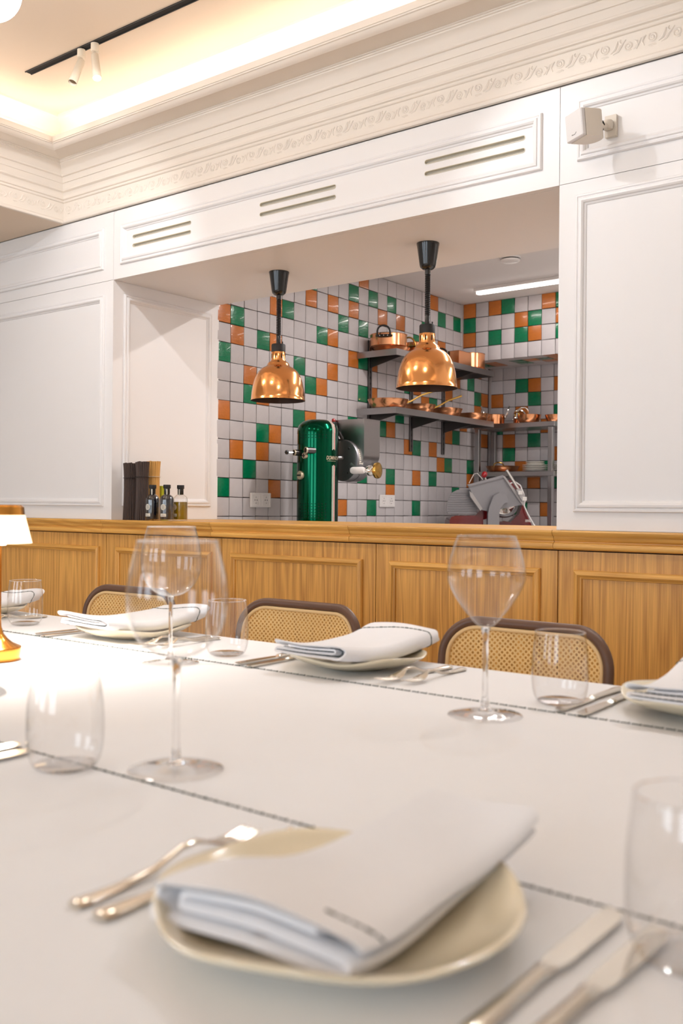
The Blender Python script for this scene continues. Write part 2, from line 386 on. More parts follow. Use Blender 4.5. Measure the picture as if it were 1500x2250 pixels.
# frieze ornament, one rosette-and-leaf scroll repeated
def scroll():
    m = MB(); N = Vector((0, 0, 1))
    def curl(cx, cy, r0, r1, a0, turns, rad):
        pts = [(cx + (r0 + (r1 - r0) * t) * math.cos(a0 + turns * 2 * PI * t), cy + (r0 + (r1 - r0) * t) * math.sin(a0 + turns * 2 * PI * t), 0) for t in [i / 18 for i in range(19)]]
        m.tube(pts, [rad * (1 - .35 * abs(2 * i / 18 - 1)) for i in range(19)], 5, flat=(0, 0, 1))
    def leaf(pts, rad): m.tube([(a, b, 0) for a, b in pts], [rad * x for x in (.4, 1, .9, .3)][:len(pts)], 5, flat=(0, 0, 1))
    curl(-.038, .004, .016, .004, 2.2, 1.6, .0042)
    m.lathe([(0, .003), (.004, .002), (.005, -.002)], 8, (-.038, .004, 0))
    curl(.040, -.004, .015, .004, -1.0, -1.5, .0042)
    m.lathe([(0, .003), (.004, .002), (.005, -.002)], 8, (.040, -.004, 0))
    leaf([(-.020, -.014), (-.006, -.004), (.000, .010), (.003, .022)], .0050)
    leaf([(-.012, -.018), (.004, -.012), (.014, .002), (.030, .020)], .0048)
    leaf([(.020, .006), (.012, .012), (.010, .018), (.014, .024)], .0042)
    leaf([(.058, .010), (.066, .004), (.070, -.008), (.066, -.020)], .0048)
    leaf([(.056, -.018), (.064, -.012), (.074, -.002), (.080, .012)], .0042)
    leaf([(-.060, .016), (-.068, .010), (-.072, -.002), (-.066, -.016)], .0045)
    leaf([(-.052, -.020), (-.044, -.022), (-.034, -.020), (-.026, -.022)], .0040)
    return m.mesh('scroll_ornament', 'white_plaster', 60)
sm = scroll(); zc = 2.546
def orn(x, y, rz):
    o = bpy.data.objects.new('scroll_ornament', sm); C.objects.link(o); o.parent = tr
    o.matrix_local = Matrix.Translation((x, y, zc)) @ Matrix.Rotation(rz, 4, 'Z') @ Matrix.Rotation(PI / 2, 4, 'X')
k = 0; x = XC + .09
while x < X2 - .1: orn(x, D - .0065, 0); x += .156
y = D - .09
while y > 1.0: orn(XC + .0065, y, PI / 2); y -= .156

# ------------------------------------------------------------------ panelled wall
wf = struct('wall_front', 'white panelled wall with raised mouldings and a kitchen pass', 'wall')
MB().box(r['x0'], XL - .012, D + .014, YK, 0, ZC + .3).build('wall_core', 'white_paint', wf)
MB().box(XR + .012, r['x1'], D + .014, YK, 0, ZC + .3).build('wall_core', 'white_paint', wf)
MB().box(XL - .012, XR + .012, D + .030, YK, ZB + .004, ZC + .3).build('beam_core', 'white_paint', wf)
MP = [(0, 0), (0, .006), (.003, .011), (.008, .012), (.011, .009), (.014, .009), (.017, .014), (.024, .016), (.029, .012), (.031, .006), (.036, .004), (.038, 0)]
fnY = lambda a, b, d: (a, D - d, b)
def px_rect(uL, vT, vB, uR=None, vTR=None):
    a = onY(uL, vT, D); b = onY(uL, vB, D); return a, b
def panel(x0, x1, z0, z1): return MB().box(x0 + .001, x1 - .001, D, D + .0135, z0 + .001, z1 - .001).build('panel', 'white_paint', wf, smooth=0)
zs = onY(100, 648, D).z; zs = ZB      # seam height equals the beam underside
XLw = XL
panel(r['x0'], XLw, zs, ZC - .003); panel(r['x0'], XLw, ZW, zs)
panel(XR, r['x1'], zs, ZC - .003); panel(XR, r['x1'], ZW, zs)
def moulding(x0, x1, z0, z1): MB().frame(x0, x1, z0, z1, MP, fnY).build('panel_moulding', 'white_paint', wf, smooth=25)
a, b = onY(230, 502, D), onY(230, 593, D); moulding(-5.6, a.x, b.z, a.z); moulding(r['x0'] + .1, -5.75, b.z, a.z)
a, b = onY(232, 647, D), onY(228, 1112, D); moulding(-5.6, a.x, b.z, a.z); moulding(r['x0'] + .1, -5.75, b.z, a.z)
a, b = onY(1270, 222, D), onY(1267, 356, D); moulding(a.x, .35, b.z, a.z); moulding(.5, r['x1'] - .1, b.z, a.z)
a, b = onY(1266, 430, D), onY(1263, 1125, D); moulding(a.x, .35, b.z, a.z); moulding(.5, r['x1'] - .1, b.z, a.z)
a, b = onY(267, 493, D), onY(1191, 374, D); moulding(a.x, b.x, b.z, a.z)
# beam face with slotted air vents cut through it
slots = []
for uL, vL, uR, vR in [(291, 520, 420, 489), (291, 539, 420, 510), (570, 450, 738, 410), (570, 472, 738, 432), (932, 357, 1154, 302), (932, 382, 1154, 330)]:
    p, q = onY(uL, vL, D), onY(uR, vR, D); slots.append((p.x, q.x, (p.z + q.z) / 2))
# align pairs
for i in (0, 2, 4):
    x0 = (slots[i][0] + slots[i + 1][0]) / 2; x1 = (slots[i][1] + slots[i + 1][1]) / 2
    slots[i] = (x0, x1, slots[i][2]); slots[i + 1] = (x0, x1, slots[i + 1][2])
RS = .0095
def stadium(x0, x1, z, rr, n=8):
    return arc((x0 + rr, z), rr, PI / 2, 3 * PI / 2, n) + arc((x1 - rr, z), rr, -PI / 2, PI / 2, n)
bm = bmesh.new(); ed = []
def loop(pts, Y):
    vs = [bm.verts.new((a, Y, b)) for a, b in pts]; return vs, [bm.edges.new((vs[i], vs[(i + 1) % len(vs)])) for i in range(len(vs))]
for k_, Y in enumerate((D, D + .028)):
    es = []; L_ = []
    for pts in [[(XL + .001, ZB), (XR - .001, ZB), (XR - .001, ZC - .004), (XL + .001, ZC - .004)]] + [stadium(*s_, RS) for s_ in slots]:
        vs, e = loop(pts, Y); es += e; L_.append(vs)
    bmesh.ops.triangle_fill(bm, edges=es, use_beauty=True)
    ed.append(L_)
for A, B in zip(*ed):
    for i in range(len(A)): j = (i + 1) % len(A); bm.faces.new((A[i], A[j], B[j], B[i]))
bmesh.ops.recalc_face_normals(bm, faces=bm.faces[:])
me = bpy.data.meshes.new('panel'); bm.to_mesh(me); bm.free(); me.materials.append(MATS['white_paint'])
o = bpy.data.objects.new('panel', me); C.objects.link(o); o.parent = wf
vent_names = ('small air vent of two slots near the left end of the beam', 'air vent of two slots in the middle of the beam', 'long air vent of two slots at the right end of the beam')
for g in range(3):
    vt = thing('air_vent', vent_names[g], 'vent', group='slotted vents in the beam')
    for x0, x1, z in slots[2 * g:2 * g + 2]:
        m = MB(); m.prism(stadium(x0 + .0006, x1 - .0006, z, RS - .0006), lambda a, b, d: (a, D + d, b), .012, .016); m.build('perforated_plate', 'perforated', vt)
        m = MB(); P = stadium(x0 + .0006, x1 - .0006, z, RS - .0006); Q = stadium(x0 + .0026, x1 - .0026, z, RS - .0026); n = len(P)
        m.add([(a, D - .001, b) for a, b in P] + [(a, D - .001, b) for a, b in Q] + [(a, D + .0118, b) for a, b in Q] + [(a, D + .0118, b) for a, b in P],
              [(i, (i + 1) % n, (i + 1) % n + n, i + n) for i in range(n)] + [(i + n, (i + 1) % n + n, (i + 1) % n + 2 * n, i + 2 * n) for i in range(n)] + [(i + 3 * n, (i + 1) % n + 3 * n, (i + 1) % n, i) for i in range(n)])
        m.build('vent_rim', 'vent_rim', vt)
# soffit and return lining of the opening
MB().box(XL, XR, D + .030, YK, ZB, ZB + .0035).build('soffit_panel', 'white_paint', wf)
MB().box(XL - .0118, XL, D + .0005, YK, ZW, ZB - .0005).build('return_panel', 'white_paint', wf)
MB().box(XR, XR + .0118, D + .0005, YK, ZW, ZB - .0005).build('return_panel', 'white_paint', wf)
fnX = lambda a, b, d: (XL + d, a, b)
a, b = onX(272, 650, XL), onX(461, 1113, XL)
MB().frame(a.y, b.y, b.z, onX(462, 690, XL).z, MP, fnX).build('panel_moulding', 'white_paint', wf, smooth=25)
MB().frame(a.y, b.y, b.z, onX(462, 690, XL).z, MP, lambda a, b, d: (XR - d, a, b)).build('panel_moulding', 'white_paint', wf, smooth=25)

# ------------------------------------------------------------------ oak wainscot, rail and worktop
ws = struct('trim_2', 'golden oak wainscot with moulded frames below the pass', 'wainscot')
YP = D - .004
OP = [(0, 0), (0, .008), (.003, .013), (.009, .016), (.015, .017), (.020, .013), (.022, .009), (.027, .007), (.029, 0)]
def sx(u, v): return onY(u, v, D).x
ZR = ZW - .065
seams = [r['x0'], -5.7, sx(235, 1190), sx(488, 1250), sx(827, 1250), sx(1226, 1300), .4, r['x1']]
for i in range(len(seams) - 1):
    MB().box(seams[i] + .0018, seams[i + 1] - .0018, YP, D + .0135, .02, ZR - .004).build('oak_panel', 'oak_v', ws, smooth=0)
MB().box(r['x0'], r['x1'], D + .0136, D + .02, .0, ZR).build('dark_gap', 'gap_black', ws)
ztop = onY(860, 1232, D).z
for uL, uR in [(None, 221), (257, 468), (509, 799), (858, 1189), (1263, None)]:
    x0 = sx(uL, 1230) if uL else -5.6; x1 = sx(uR, 1230) if uR else .30
    for sd, mt_ in ((0, 'oak_h'), (1, 'oak_v'), (2, 'oak_h'), (3, 'oak_v')): MB().frame(x0, x1, .14, ztop, OP, lambda a, b, d: (a, YP - d, b), (sd,)).build('oak_moulding', mt_, ws, smooth=25)
rp = [(-.004, 0), (.016, 0), (.024, .004), (.027, .012), (.025, .020), (.021, .023), (.014, .025), (.014, .028), (.019, .031), (.023, .037), (.024, .044), (.030, .048), (.034, .054), (.035, .060), (.032, .065), (0, .065)]
rp = [(p, .065 - (.065 - q)) for p, q in rp]
rs = [r['x0'], sx(233, 1140), sx(472, 1150), sx(775, 1160), sx(1222, 1166), r['x1']]
rail = struct('trim_3', 'rounded oak rail running along the top of the wainscot', 'rail')
for i in range(5):
    m = MB(); x0, x1 = rs[i] + .0008, rs[i + 1] - .0008
    inside = False
    m.prism(rp, lambda a, b, d: (d, D - a, ZR + b), x0, x1)
    m.build('rail_segment', 'oak_h', rail, smooth=40)
tag(MB().box(XL + .001, XR - .001, D + .001, YK + .03, ZW - .04, ZW - .0006).build('worktop', 'oak_h'), 'oak pass worktop between the dining room and the kitchen', 'worktop', kind=None)
bx = MB().box(XL + .001, XR - .001, D + .021, YK, 0.0, ZW - .0405).build('counter_base', 'wall_far'); tag(bx, 'plain base wall carrying the oak worktop', 'wall', kind='structure')

# ------------------------------------------------------------------ kitchen shell and tiles
tag(MB().box(XL - .1, .6, YK, 7.2, ZK, ZK + .1).build('ceiling_kitchen', 'kitchen_ceiling'), 'pale kitchen ceiling', 'ceiling', kind='structure')
wkl = MB().box(XL - .15, XL - .009, YK + .001, YB + .15, 0, ZK).build('wall_kitchen_left', 'grout'); tag(wkl, 'kitchen wall of white, green and orange glazed tiles beside the pass', 'wall', kind='structure')
wkb = MB().box(XL - .009, .6, YB + .009, YB + .15, 0, ZK).build('wall_kitchen_back', 'grout'); tag(wkb, 'tiled far kitchen wall behind the steel rack', 'wall', kind='structure')
tag(MB().box(.6, .7, YK, 7.2, 0, ZK).build('wall_kitchen_right', 'wall_far'), 'plain right kitchen wall', 'wall', kind='structure')
hood = MB().box(XL, .6, YU + .009, YB + .0085, 2.160, ZK).build('bulkhead', 'grout'); tag(hood, 'tiled bulkhead boxed out below the kitchen ceiling', 'bulkhead', kind='structure')
PZ, PY, ZB0, YB0 = .10535, .1064, 1.11, 3.807
G = {(1, 4), (0, 6), (2, 8), (3, 5), (5, 3), (6, 6), (7, 7), (7, 1), (8, 4), (10, 3), (11, 1), (12, 3), (12, 5), (12, 7), (13, 1), (15, 1), (18, 3), (19, 2), (21, 1), (23, 1), (17, 6), (20, 7), (11, 9), (16, 8), (14, 9), (18, 10), (23, 9), (22, 11), (25, 11), (15, 12), (20, 12), (12, 12), (23, 13), (13, 14), (18, 14), (3, 10), (2, 12), (6, 12), (0, 13), (6, 9), (25, 5), (26, 6)}
O = {(0, 4), (1, 5), (2, 7), (3, 8), (4, 3), (4, 5), (7, 2), (8, 7), (9, 2), (9, 4), (9, 6), (11, 2), (11, 5), (12, 0), (13, 5), (13, 7), (14, 2), (16, 2), (20, 0), (21, 3), (0, 9), (18, 6), (19, 7), (22, 6), (15, 9), (17, 10), (20, 10), (22, 9), (24, 8), (21, 11), (25, 12), (13, 11), (18, 12), (15, 13), (10, 14), (4, 10), (1, 11), (3, 11), (4, 13), (7, 9), (27, 6), (23, 5), (26, 4), (26, 7), (27, 9)}
BG = {(2, 5), (3, 6), (5, 7), (0, 8), (3, 9), (1, 10), (4, 11), (5, 12), (2, 14), (7, 5), (8, 8), (7, 11), (6, 9)}
BO = {(3, 5), (5, 5), (0, 6), (2, 7), (1, 9), (4, 8), (2, 11), (5, 10), (3, 12), (4, 14), (8, 6), (6, 7), (8, 11)}
UP_ = ['OWOGWWOGWW', 'GWWWOGWOWG', 'OWGWGOWGWW', 'WWWWWWWWWW']
def tile_mesh(mt, seed, w_=.1022, h_=.1010):
    rd = random.Random(seed); j = lambda s=.0014: rd.uniform(-s, s); m = MB(); t = .009
    X, Z = w_ / 2, h_ / 2
    outer = [(-X + j(), -Z + j()), (X + j(), -Z + j()), (X + j(), Z + j()), (-X + j(), Z + j())]
    e = .005
    inner = [(a * (1 - e / X), b * (1 - e / Z)) for a, b in outer]
    vs = [(a, 0, b) for a, b in outer] + [(a, -t + .0016, b) for a, b in outer] + [(a, -t + j(.00025), b) for a, b in inner] + [(j(.01), -t - .0001, j(.01))]
    fs = [(3, 2, 1, 0)]
    for i in range(4):
        k = (i + 1) % 4; fs += [(i, k, k + 4, i + 4), (i + 4, k + 4, k + 8, i + 8), (i + 8, k + 8, 12)]
    m.add(vs, fs); return m.mesh('tile', mt, 50)
NV = 5
TM = {c: [tile_mesh(n_, 10 * i + k) for k in range(NV)] for i, (c, n_) in enumerate((('W', 'tile_white'), ('G', 'tile_green'), ('O', 'tile_orange')))}
def tile(parent, col, M):
    o = bpy.data.objects.new('tile', random.choice(TM[col])); C.objects.link(o); o.parent = parent
    wob = Matrix.Rotation(random.uniform(-.010, .010), 4, 'X') @ Matrix.Rotation(random.uniform(-.012, .012), 4, 'Z') @ Matrix.Rotation(random.uniform(-.006, .006), 4, 'Y')
    o.matrix_local = M @ wob; return o
def joined(parent, items, name='tile_field'):
    vs = []; fs = []; mi = []; cols = ['W', 'G', 'O']
    for col, M in items:
        me = random.choice(TM[col]); n = len(vs); vs += [tuple(M @ v.co) for v in me.vertices]
        for p in me.polygons: fs.append(tuple(i + n for i in p.vertices)); mi.append(cols.index(col))
    me = bpy.data.meshes.new(name); me.from_pydata(vs, [], fs)
    for q in ('tile_white', 'tile_green', 'tile_orange'): me.materials.append(MATS[q])
    me.polygons.foreach_set('material_index', mi)
    o = bpy.data.objects.new(name, me); C.objects.link(o); o.parent = parent; o['kind'] = 'stuff'
items = []
for c_ in range(0, 28):
    for r_ in range(0, 17):
        col = 'G' if (c_, r_) in G else 'O' if (c_, r_) in O else 'W'
        y = YB0 + (c_ - .5) * PY; z = ZB0 + (13.5 - r_) * PZ
        if y > YB - .04: continue
        M = Matrix.Translation((XL - .009, y, z)) @ Matrix.Rotation(PI / 2, 4, 'Z')
        u, v, F = proj((XL, y, z))
        # hidden above the beam or below the worktop
        qb = proj((XL + (u - 478) * 0, YK, ZB)); beam_v = 668 - (u - 478) * .158
        vis = v > beam_v - 22 and v < 1160 and not (y > YU + .06 and z > 2.2) and u < 1100
        items.append((vis, (1 / F ** 2) * (1 if vis else 0), col, M))
items.sort(key=lambda q: -q[1])
for q in items[:300]:
    if q[0]: tile(wkl, q[2], q[3])
joined(wkl, [(q[2], q[3]) for i, q in enumerate(items) if i >= 300 or not q[0]])
rest = []
for c_ in range(0, 38):
    for r_ in range(4, 17):
        col = 'G' if (c_, r_) in BG else 'O' if (c_, r_) in BO else 'W'
        if c_ > 8: col = random.choice('WWWWGO')
        M = Matrix.Translation((-3.711 + (c_ + .5) * .1068, YB + .009, ZB0 + (13.5 - r_) * PZ))
        if c_ <= 8: tile(wkb, col, M)
        else: rest.append((col, M))
joined(wkb, rest)
rest = []
for c_ in range(0, 38):
    for r_ in range(4):
        col = UP_[r_][c_] if c_ < 10 else random.choice('WWWWGO')
        M = Matrix.Translation((-3.660 + c_ * .1068 + .003, YU + .009, 2.150 + (3.5 - r_) * .1092)) @ Matrix.Diagonal((1, 1, 1.025, 1))
        if c_ < 10: tile(hood, col, M)
        else: rest.append((col, M))
    for k in range(4):
        col = random.choice('WWOGW')
        M = Matrix.Translation((-3.660 + c_ * .1068 + .003, YU + .058 + k * .1068, 2.160)) @ Matrix.Rotation(PI / 2, 4, 'X')
        if c_ < 10: tile(hood, col, M)
        else: rest.append((col, M))
joined(hood, rest)
MB().box(XL - .009, XL + .004, YU - .010, YU + .004, 2.15, ZK).build('corner_trim', 'tile_trim', hood)
MB().box(XL - .009, XL + .006, YB - .012, YB + .004, 0, 2.15).build('corner_trim', 'tile_trim', wkb)
# sockets
def socket(u0, u1, v0, v1, label):
    a, b = onX(u0, v0, XL), onX(u1, v1, XL); zc_ = (a.z + b.z) / 2; yc = (a.y + b.y) / 2; hw = (b.y - a.y) / 2; hh = .041
    t = thing('wall_socket', label, 'socket', (XL + .001, yc, zc_), group='double sockets on the tiled wall')
    MB().box(0, .010, -hw, hw, -hh, hh, .0025).build('cover_plate', 'socket_plastic', t)
    for s_ in (-1, 1):
        c0 = s_ * hw / 2
        fr = MB().frame(c0 - hw * .40, c0 + hw * .40, -hh * .78, hh * .78, [(0, .010), (.0015, .0115), (.003, .0115), (.0045, .010)], lambda a, b, d: (d, a, b)).build('insert_frame', 'socket_plastic', t)
        MB().lathe([(.0215, 0), (.0215, .0012), (.0195, .0014), (.0185, -.007 + .0075), (0, .0006)], 24, (.0102, c0, 0), (1, 0, 0)).build('socket_face', 'socket_plastic', t)
        for q in (-.0085, .0085): MB().lathe([(.0028, 0), (.0028, .001), (0, .001)], 10, (.0112, c0 + q, 0), (1, 0, 0)).build('pin_hole', 'gap_black', t)
        for q in (-.0165, .0165): MB().box(.0108, .0125, c0 - .002, c0 + .002, q - .003, q + .003).build('earth_clip', 'steel', t)
socket(547.5, 592, 1081.5, 1116, 'white double wall socket left of the green machine')
socket(832, 864.5, 1086.5, 1115, 'white double wall socket right of the green machine')
# kitchen ceiling light and detector
kl0, kl1 = onZ(1045, 645, ZK - .03), onZ(1226, 622, ZK - .03)
def strip_light(x, y, L, label, power):
    kt = thing('strip_light', label, 'light', (x, y, ZK), group='kitchen strip lights')
    MB().box(0, L, -.055, .055, -.022, 0, .003).build('housing', 'white_plastic', kt)
    MB().box(.004, L - .004, -.020, .020, -.034, -.0225).build('diffuser', 'led_white', kt)
    lamp('strip_light_glow', 'AREA', (x + L / 2, y, ZK - .037), power, (1, .95, .93), (x + L / 2, y, 0), shape='RECTANGLE', size=L - .02, size_y=.038)
strip_light(kl0.x, (kl0.y + kl1.y) / 2, 1.45, 'white linear strip light glowing under the kitchen ceiling', 3)
strip_light(-2.75, 4.45, 1.45, 'white strip light close behind the beam, hidden from the table', 24)
strip_light(-1.05, 5.55, 1.45, 'added strip light over the right side of the kitchen, hidden by the wall', 22)  # extra lamp out of view, added to brighten the far kitchen tiles
p = onZ(1121, 566, ZK)
dt = thing('smoke_detector', 'round white detector on the kitchen ceiling', 'detector', (p.x, p.y, ZK))
MB().lathe([(.062, 0), (.062, -.008), (0, -.008)], 28).build('base_ring', 'white_plastic', dt)
MB().lathe([(.050, -.0082), (.050, -.014), (0, -.014)], 28).build('vent_gap', 'gap_black', dt)
MB().lathe([(.058, -.0142), (.056, -.022), (.046, -.028), (0, -.029)], 28).build('cover', 'white_plastic', dt)
#PART2
# ------------------------------------------------------------------ copper heat lamps over the pass
def heat_lamp(u, v, label):
    p = onZ(u, v, ZB); t = thing('heat_lamp', label, 'lamp', (p.x, p.y, ZB), group='copper heat lamps over the pass')
    MB().lathe([(0, 0), (.047, 0), (.047, -.004), (.045, -.012), (.034, -.088), (.031, -.098), (.022, -.106), (.012, -.108), (0, -.108)], 28).build('ceiling_cup', 'black_plastic', t)
    MB().lathe([(.012, -.106), (.012, -.128), (.009, -.130), (.009, -.132)], 16).build('cord_grip', 'black_plastic', t)
    pts = []
    for i in range(22 * 10 + 1):
        a = 2 * PI * i / 10; z = -.130 - .166 * i / 220; pts.append((.0085 * math.cos(a), .0085 * math.sin(a), z))
    cd = MB().tube(pts, .0034, 5).build('spiral_cord', 'black_matt', t)
    MB().lathe([(0, -.12), (.005, -.12), (.005, -.30), (0, -.30)], 8).build('cord_core', 'black_matt', t)
    MB().lathe([(.0095, -.292), (.0105, -.298), (.0105, -.336), (0, -.336)], 14).build('stem', 'black_plastic', t)
    MB().lathe([(0, -.334), (.030, -.334), (.0325, -.338), (.0325, -.371), (0, -.371)], 28).build('socket_cap', 'black_matt', t)
    m = MB(); m.tube([(.024, 0, -.335), (.024, 0, -.324)], .0035, 6); m.build('switch', 'black_matt', t)
    n = 36
    sh = MB().lathe([(.0315, -.370), (.033, -.371), (.0335, -.408), (.036, -.413), (.046, -.420), (.051, -.427), (.052, -.433), (.0575, -.4375), (.072, -.4450), (.088, -.4585), (.101, -.4780), (.1105, -.5020), (.1172, -.5280), (.1212, -.5530), (.1236, -.5750), (.1248, -.590), (.1262, -.5925), (.1262, -.595)], 56).build('shade', 'copper_polished', t, 50)
    MB().lathe([(.1256, -.5952), (.1232, -.586), (.1190, -.5530), (.1150, -.5280), (.1082, -.5020), (.0988, -.4800), (.086, -.4610), (.070, -.4475), (.03, -.441), (0, -.44)], 56).build('shade_lining', 'copper_inner', t, 60)
    for k in range(8):
        a = PI / 8 + k * PI / 4; c, s = math.cos(a), math.sin(a); rr = .0338
        M = lambda x, z: (rr * c - x * s, rr * s + x * c, z)
        P = arc((0, -.381), .0022, 0, PI, 4) + arc((0, -.399), .0022, PI, 2 * PI, 4)
        MB().add([M(*q) for q in P], [tuple(range(len(P)))]).build('vent_slot', 'gap_black', t)
    MB().lathe([(0, -.440), (.018, -.445), (.030, -.48), (.032, -.51), (.022, -.535), (0, -.542)], 20).build('bulb', 'white_plastic', t)
    return t
heat_lamp(613, 598, 'copper dome heat lamp hanging at the left, over the green machine')
heat_lamp(940, 535, 'copper dome heat lamp hanging at the right, before the pan shelves')

# ------------------------------------------------------------------ steel wall shelves and rack
XF, YS0, YS1 = -3.406, 4.960, 6.212
def wall_shelf(z, label):
    t = thing('wall_shelf', label, 'shelf', (XL, YS0, z), group='steel shelves on the tiled wall'); L = YS1 - YS0; Wd = XF - XL
    MB().box(.002, Wd, 0, L, -.004, 0).build('shelf_top', 'steel', t)
    MB().box(Wd - .003, Wd, 0, L, -.040, -.0041).build('front_lip', 'steel', t)
    MB().box(.002, Wd - .0031, 0, .003, -.040, -.0041).build('end_lip', 'steel', t)
    MB().box(.002, Wd - .0031, L - .003, L, -.040, -.0041).build('end_lip', 'steel', t)
    for y in (.13, .62, 1.04):
        MB().add([(.012, y, -.0042), (Wd - .02, y, -.0042), (Wd - .02, y, -.020), (.012, y, -.085)] + [(.012, y + .004, -.0042), (Wd - .02, y + .004, -.0042), (Wd - .02, y + .004, -.020), (.012, y + .004, -.085)],
                 [(0, 1, 2, 3), (7, 6, 5, 4), (0, 1, 5, 4), (1, 2, 6, 5), (2, 3, 7, 6), (3, 0, 4, 7)]).build('bracket', 'steel_dark', t)
    return t
ZS1, ZS2 = 1.690, 2.054
wall_shelf(ZS1, 'lower steel wall shelf carrying copper frying pans'); wall_shelf(ZS2, 'upper steel wall shelf carrying copper pots')
for i, y in enumerate((.13, .62, 1.04)):
    m = MB(); yc = YS0 + y + .002
    t = thing('shelf_upright', ('slotted steel wall upright nearest the pass', 'slotted steel wall upright in the middle of the shelves', 'slotted steel wall upright nearest the far corner')[i], 'upright', (XL, yc, 1.45), group='shelf uprights')
    MB().box(.001, .0115, -.016, .016, 0, .70).build('channel', 'steel_dark', t)
    for s_ in (-1, 1): MB().box(.0116, .014, s_ * .016 - (.003 if s_ > 0 else 0), s_ * .016 + (0 if s_ > 0 else .003), 0, .70).build('channel_edge', 'steel', t)
    for k in range(18): MB().box(.0116, .0122, -.003, .003, .03 + k * .038, .045 + k * .038).build('slot', 'gap_black', t)
RX0, RX1, RY0, RY1 = -3.672, -3.035, 6.40, 6.69
rk = thing('steel_rack', 'steel rack with square posts against the far tiled wall', 'rack', (RX0, RY0, 0))
W_, Dp = RX1 - RX0, RY1 - RY0
for x in (0, W_ - .036):
    for y in (0, Dp - .036): MB().box(x, x + .036, y, y + .036, 0, 1.655, .002).build('post', 'steel', rk)
for z in (1.692, 1.335, .45): MB().box(-.004, W_ + .02, -.006, Dp, z - .036, z, .002).build('rack_shelf', 'steel', rk)
# steel counter along the tiled wall, under the slicer
ct = thing('steel_counter', 'steel kitchen counter carrying the red slicer', 'counter', (XL + .004, 4.95, 0))
MB().box(0, .70, 0, 1.40, .84, .88, .002).build('counter_top', 'steel', ct)
for x in (.02, .64):
    for y in (.03, 1.33): MB().box(x, x + .04, y, y + .04, 0, .839).build('leg', 'steel', ct)

# ------------------------------------------------------------------ copper ware
def loop_handle(m, c, d, w_, h_, rad=.005, lean=.35):
    # c: mount point, d: outward dir; a stirrup rising and leaning outward
    d = Vector(d).normalized(); s = Vector((-d.y, d.x, 0)); c = Vector(c); pts = []
    for i in range(13):
        a = PI * i / 12; x = -math.cos(a); z = math.sin(a) ** .6
        pts.append(c + s * x * w_ / 2 + d * z * h_ * lean + UP * z * h_)
    m.tube(pts, rad, 8); return m
def pot(name, label, loc, rz, rad, hgt, hand='brass', hdir=0, base=None, hh=.055, flare=0, hn=2, hw=.09):
    t = thing(name, label, 'pot', loc, rz, group='copper cookware')
    MB().lathe([(0, .0005), (rad - .006, .0005), (rad, .006), (rad + flare, hgt - .004), (rad + flare + .003, hgt - .001), (rad + flare + .0015, hgt), (rad + flare - .002, hgt - .001), (rad - .003, .008), (rad - .008, .004), (0, .004)], 40).build('body', 'copper', t, 40)
    hm = {'brass': 'brass', 'black': 'black_plastic', 'steel': 'chrome'}[hand]
    for k in range(hn):
        a = hdir + k * PI; d = (math.cos(a), math.sin(a), 0); zz = hgt * .72
        c = Vector(d) * (rad + flare * .7 + .002) + UP * zz
        h = loop_handle(MB(), c + Vector(d) * .004, d, hw, hh, .0062).build('handle', hm, t)
        pl = MB(); s = Vector((-d[1], d[0], 0))
        pl.tube([c - s * (hw / 2 + .012), c - s * hw / 4, c + s * hw / 4, c + s * (hw / 2 + .012)], [.006, .011, .011, .006], 8); pl.build('handle_plate', hm, t)
        for q in (-.3, 0, .3): MB().lathe([(.0035, 0), (.003, .003), (0, .004)], 8, c + s * q * hw + Vector(d) * .011, d).build('rivet', 'chrome', h)
    return t
def fry_pan(label, loc, rz, rad, hgt=.042, handle=True, loop=False, ld=PI, hr=1.0, hl=.19):
    t = thing('frying_pan', label, 'pan', loc, 0, group='copper cookware')
    MB().lathe([(0, .0005), (rad * .70, .0005), (rad * .80, .006), (rad * .93, hgt * .6), (rad, hgt), (rad + .002, hgt + .001), (rad - .001, hgt + .0015), (rad * .90, hgt * .6), (rad * .77, .008), (rad * .68, .003), (0, .003)], 40).build('body', 'copper', t, 45)
    if handle:
        d = Vector((math.cos(rz), math.sin(rz), 0)); c = d * (rad * .95) + UP * hgt * .75
        MB().tube([c, c + d * .03 + UP * .012, c + d * hl * .5 + UP * .05 * hr, c + d * hl + UP * .085 * hr], [.007, .006, .0055, .0075], 8).build('handle', 'brass', t)
        for q in (-.012, .012): MB().lathe([(.004, 0), (.0035, .003), (0, .004)], 8, d * (rad * .93) + Vector((-d.y, d.x, 0)) * q + UP * hgt * .7, d).build('rivet', 'brass', t)
    if loop:
        d = Vector((math.cos(ld), math.sin(ld), 0)); c = d * rad + UP * (hgt - .008)
        loop_handle(MB(), c, d, .075, .030, .0048, .6).build('loop_handle', 'brass', t)
    return t
def at_shelf(u, X, z): p = onX(u, 900, X); return (X, p.y, z)
xs1 = -3.545
fry_pan('widest copper frying pan, at the pass end of the lower wall shelf', at_shelf(852, xs1 + .02, ZS1), .85, .130, .056)
fry_pan('second copper frying pan on the lower wall shelf', at_shelf(921, xs1 + .015, ZS1), .85, .108, .056, loop=True, ld=2.2)
fry_pan('third copper frying pan with a brass loop on the lower shelf', at_shelf(976, xs1 + .005, ZS1), 0, .125, .058, handle=False, loop=True, ld=1.9)
fry_pan('fourth copper pan with two brass loops on the lower wall shelf', at_shelf(1038, xs1, ZS1), 0, .122, .056, handle=False, loop=True, ld=3.6)
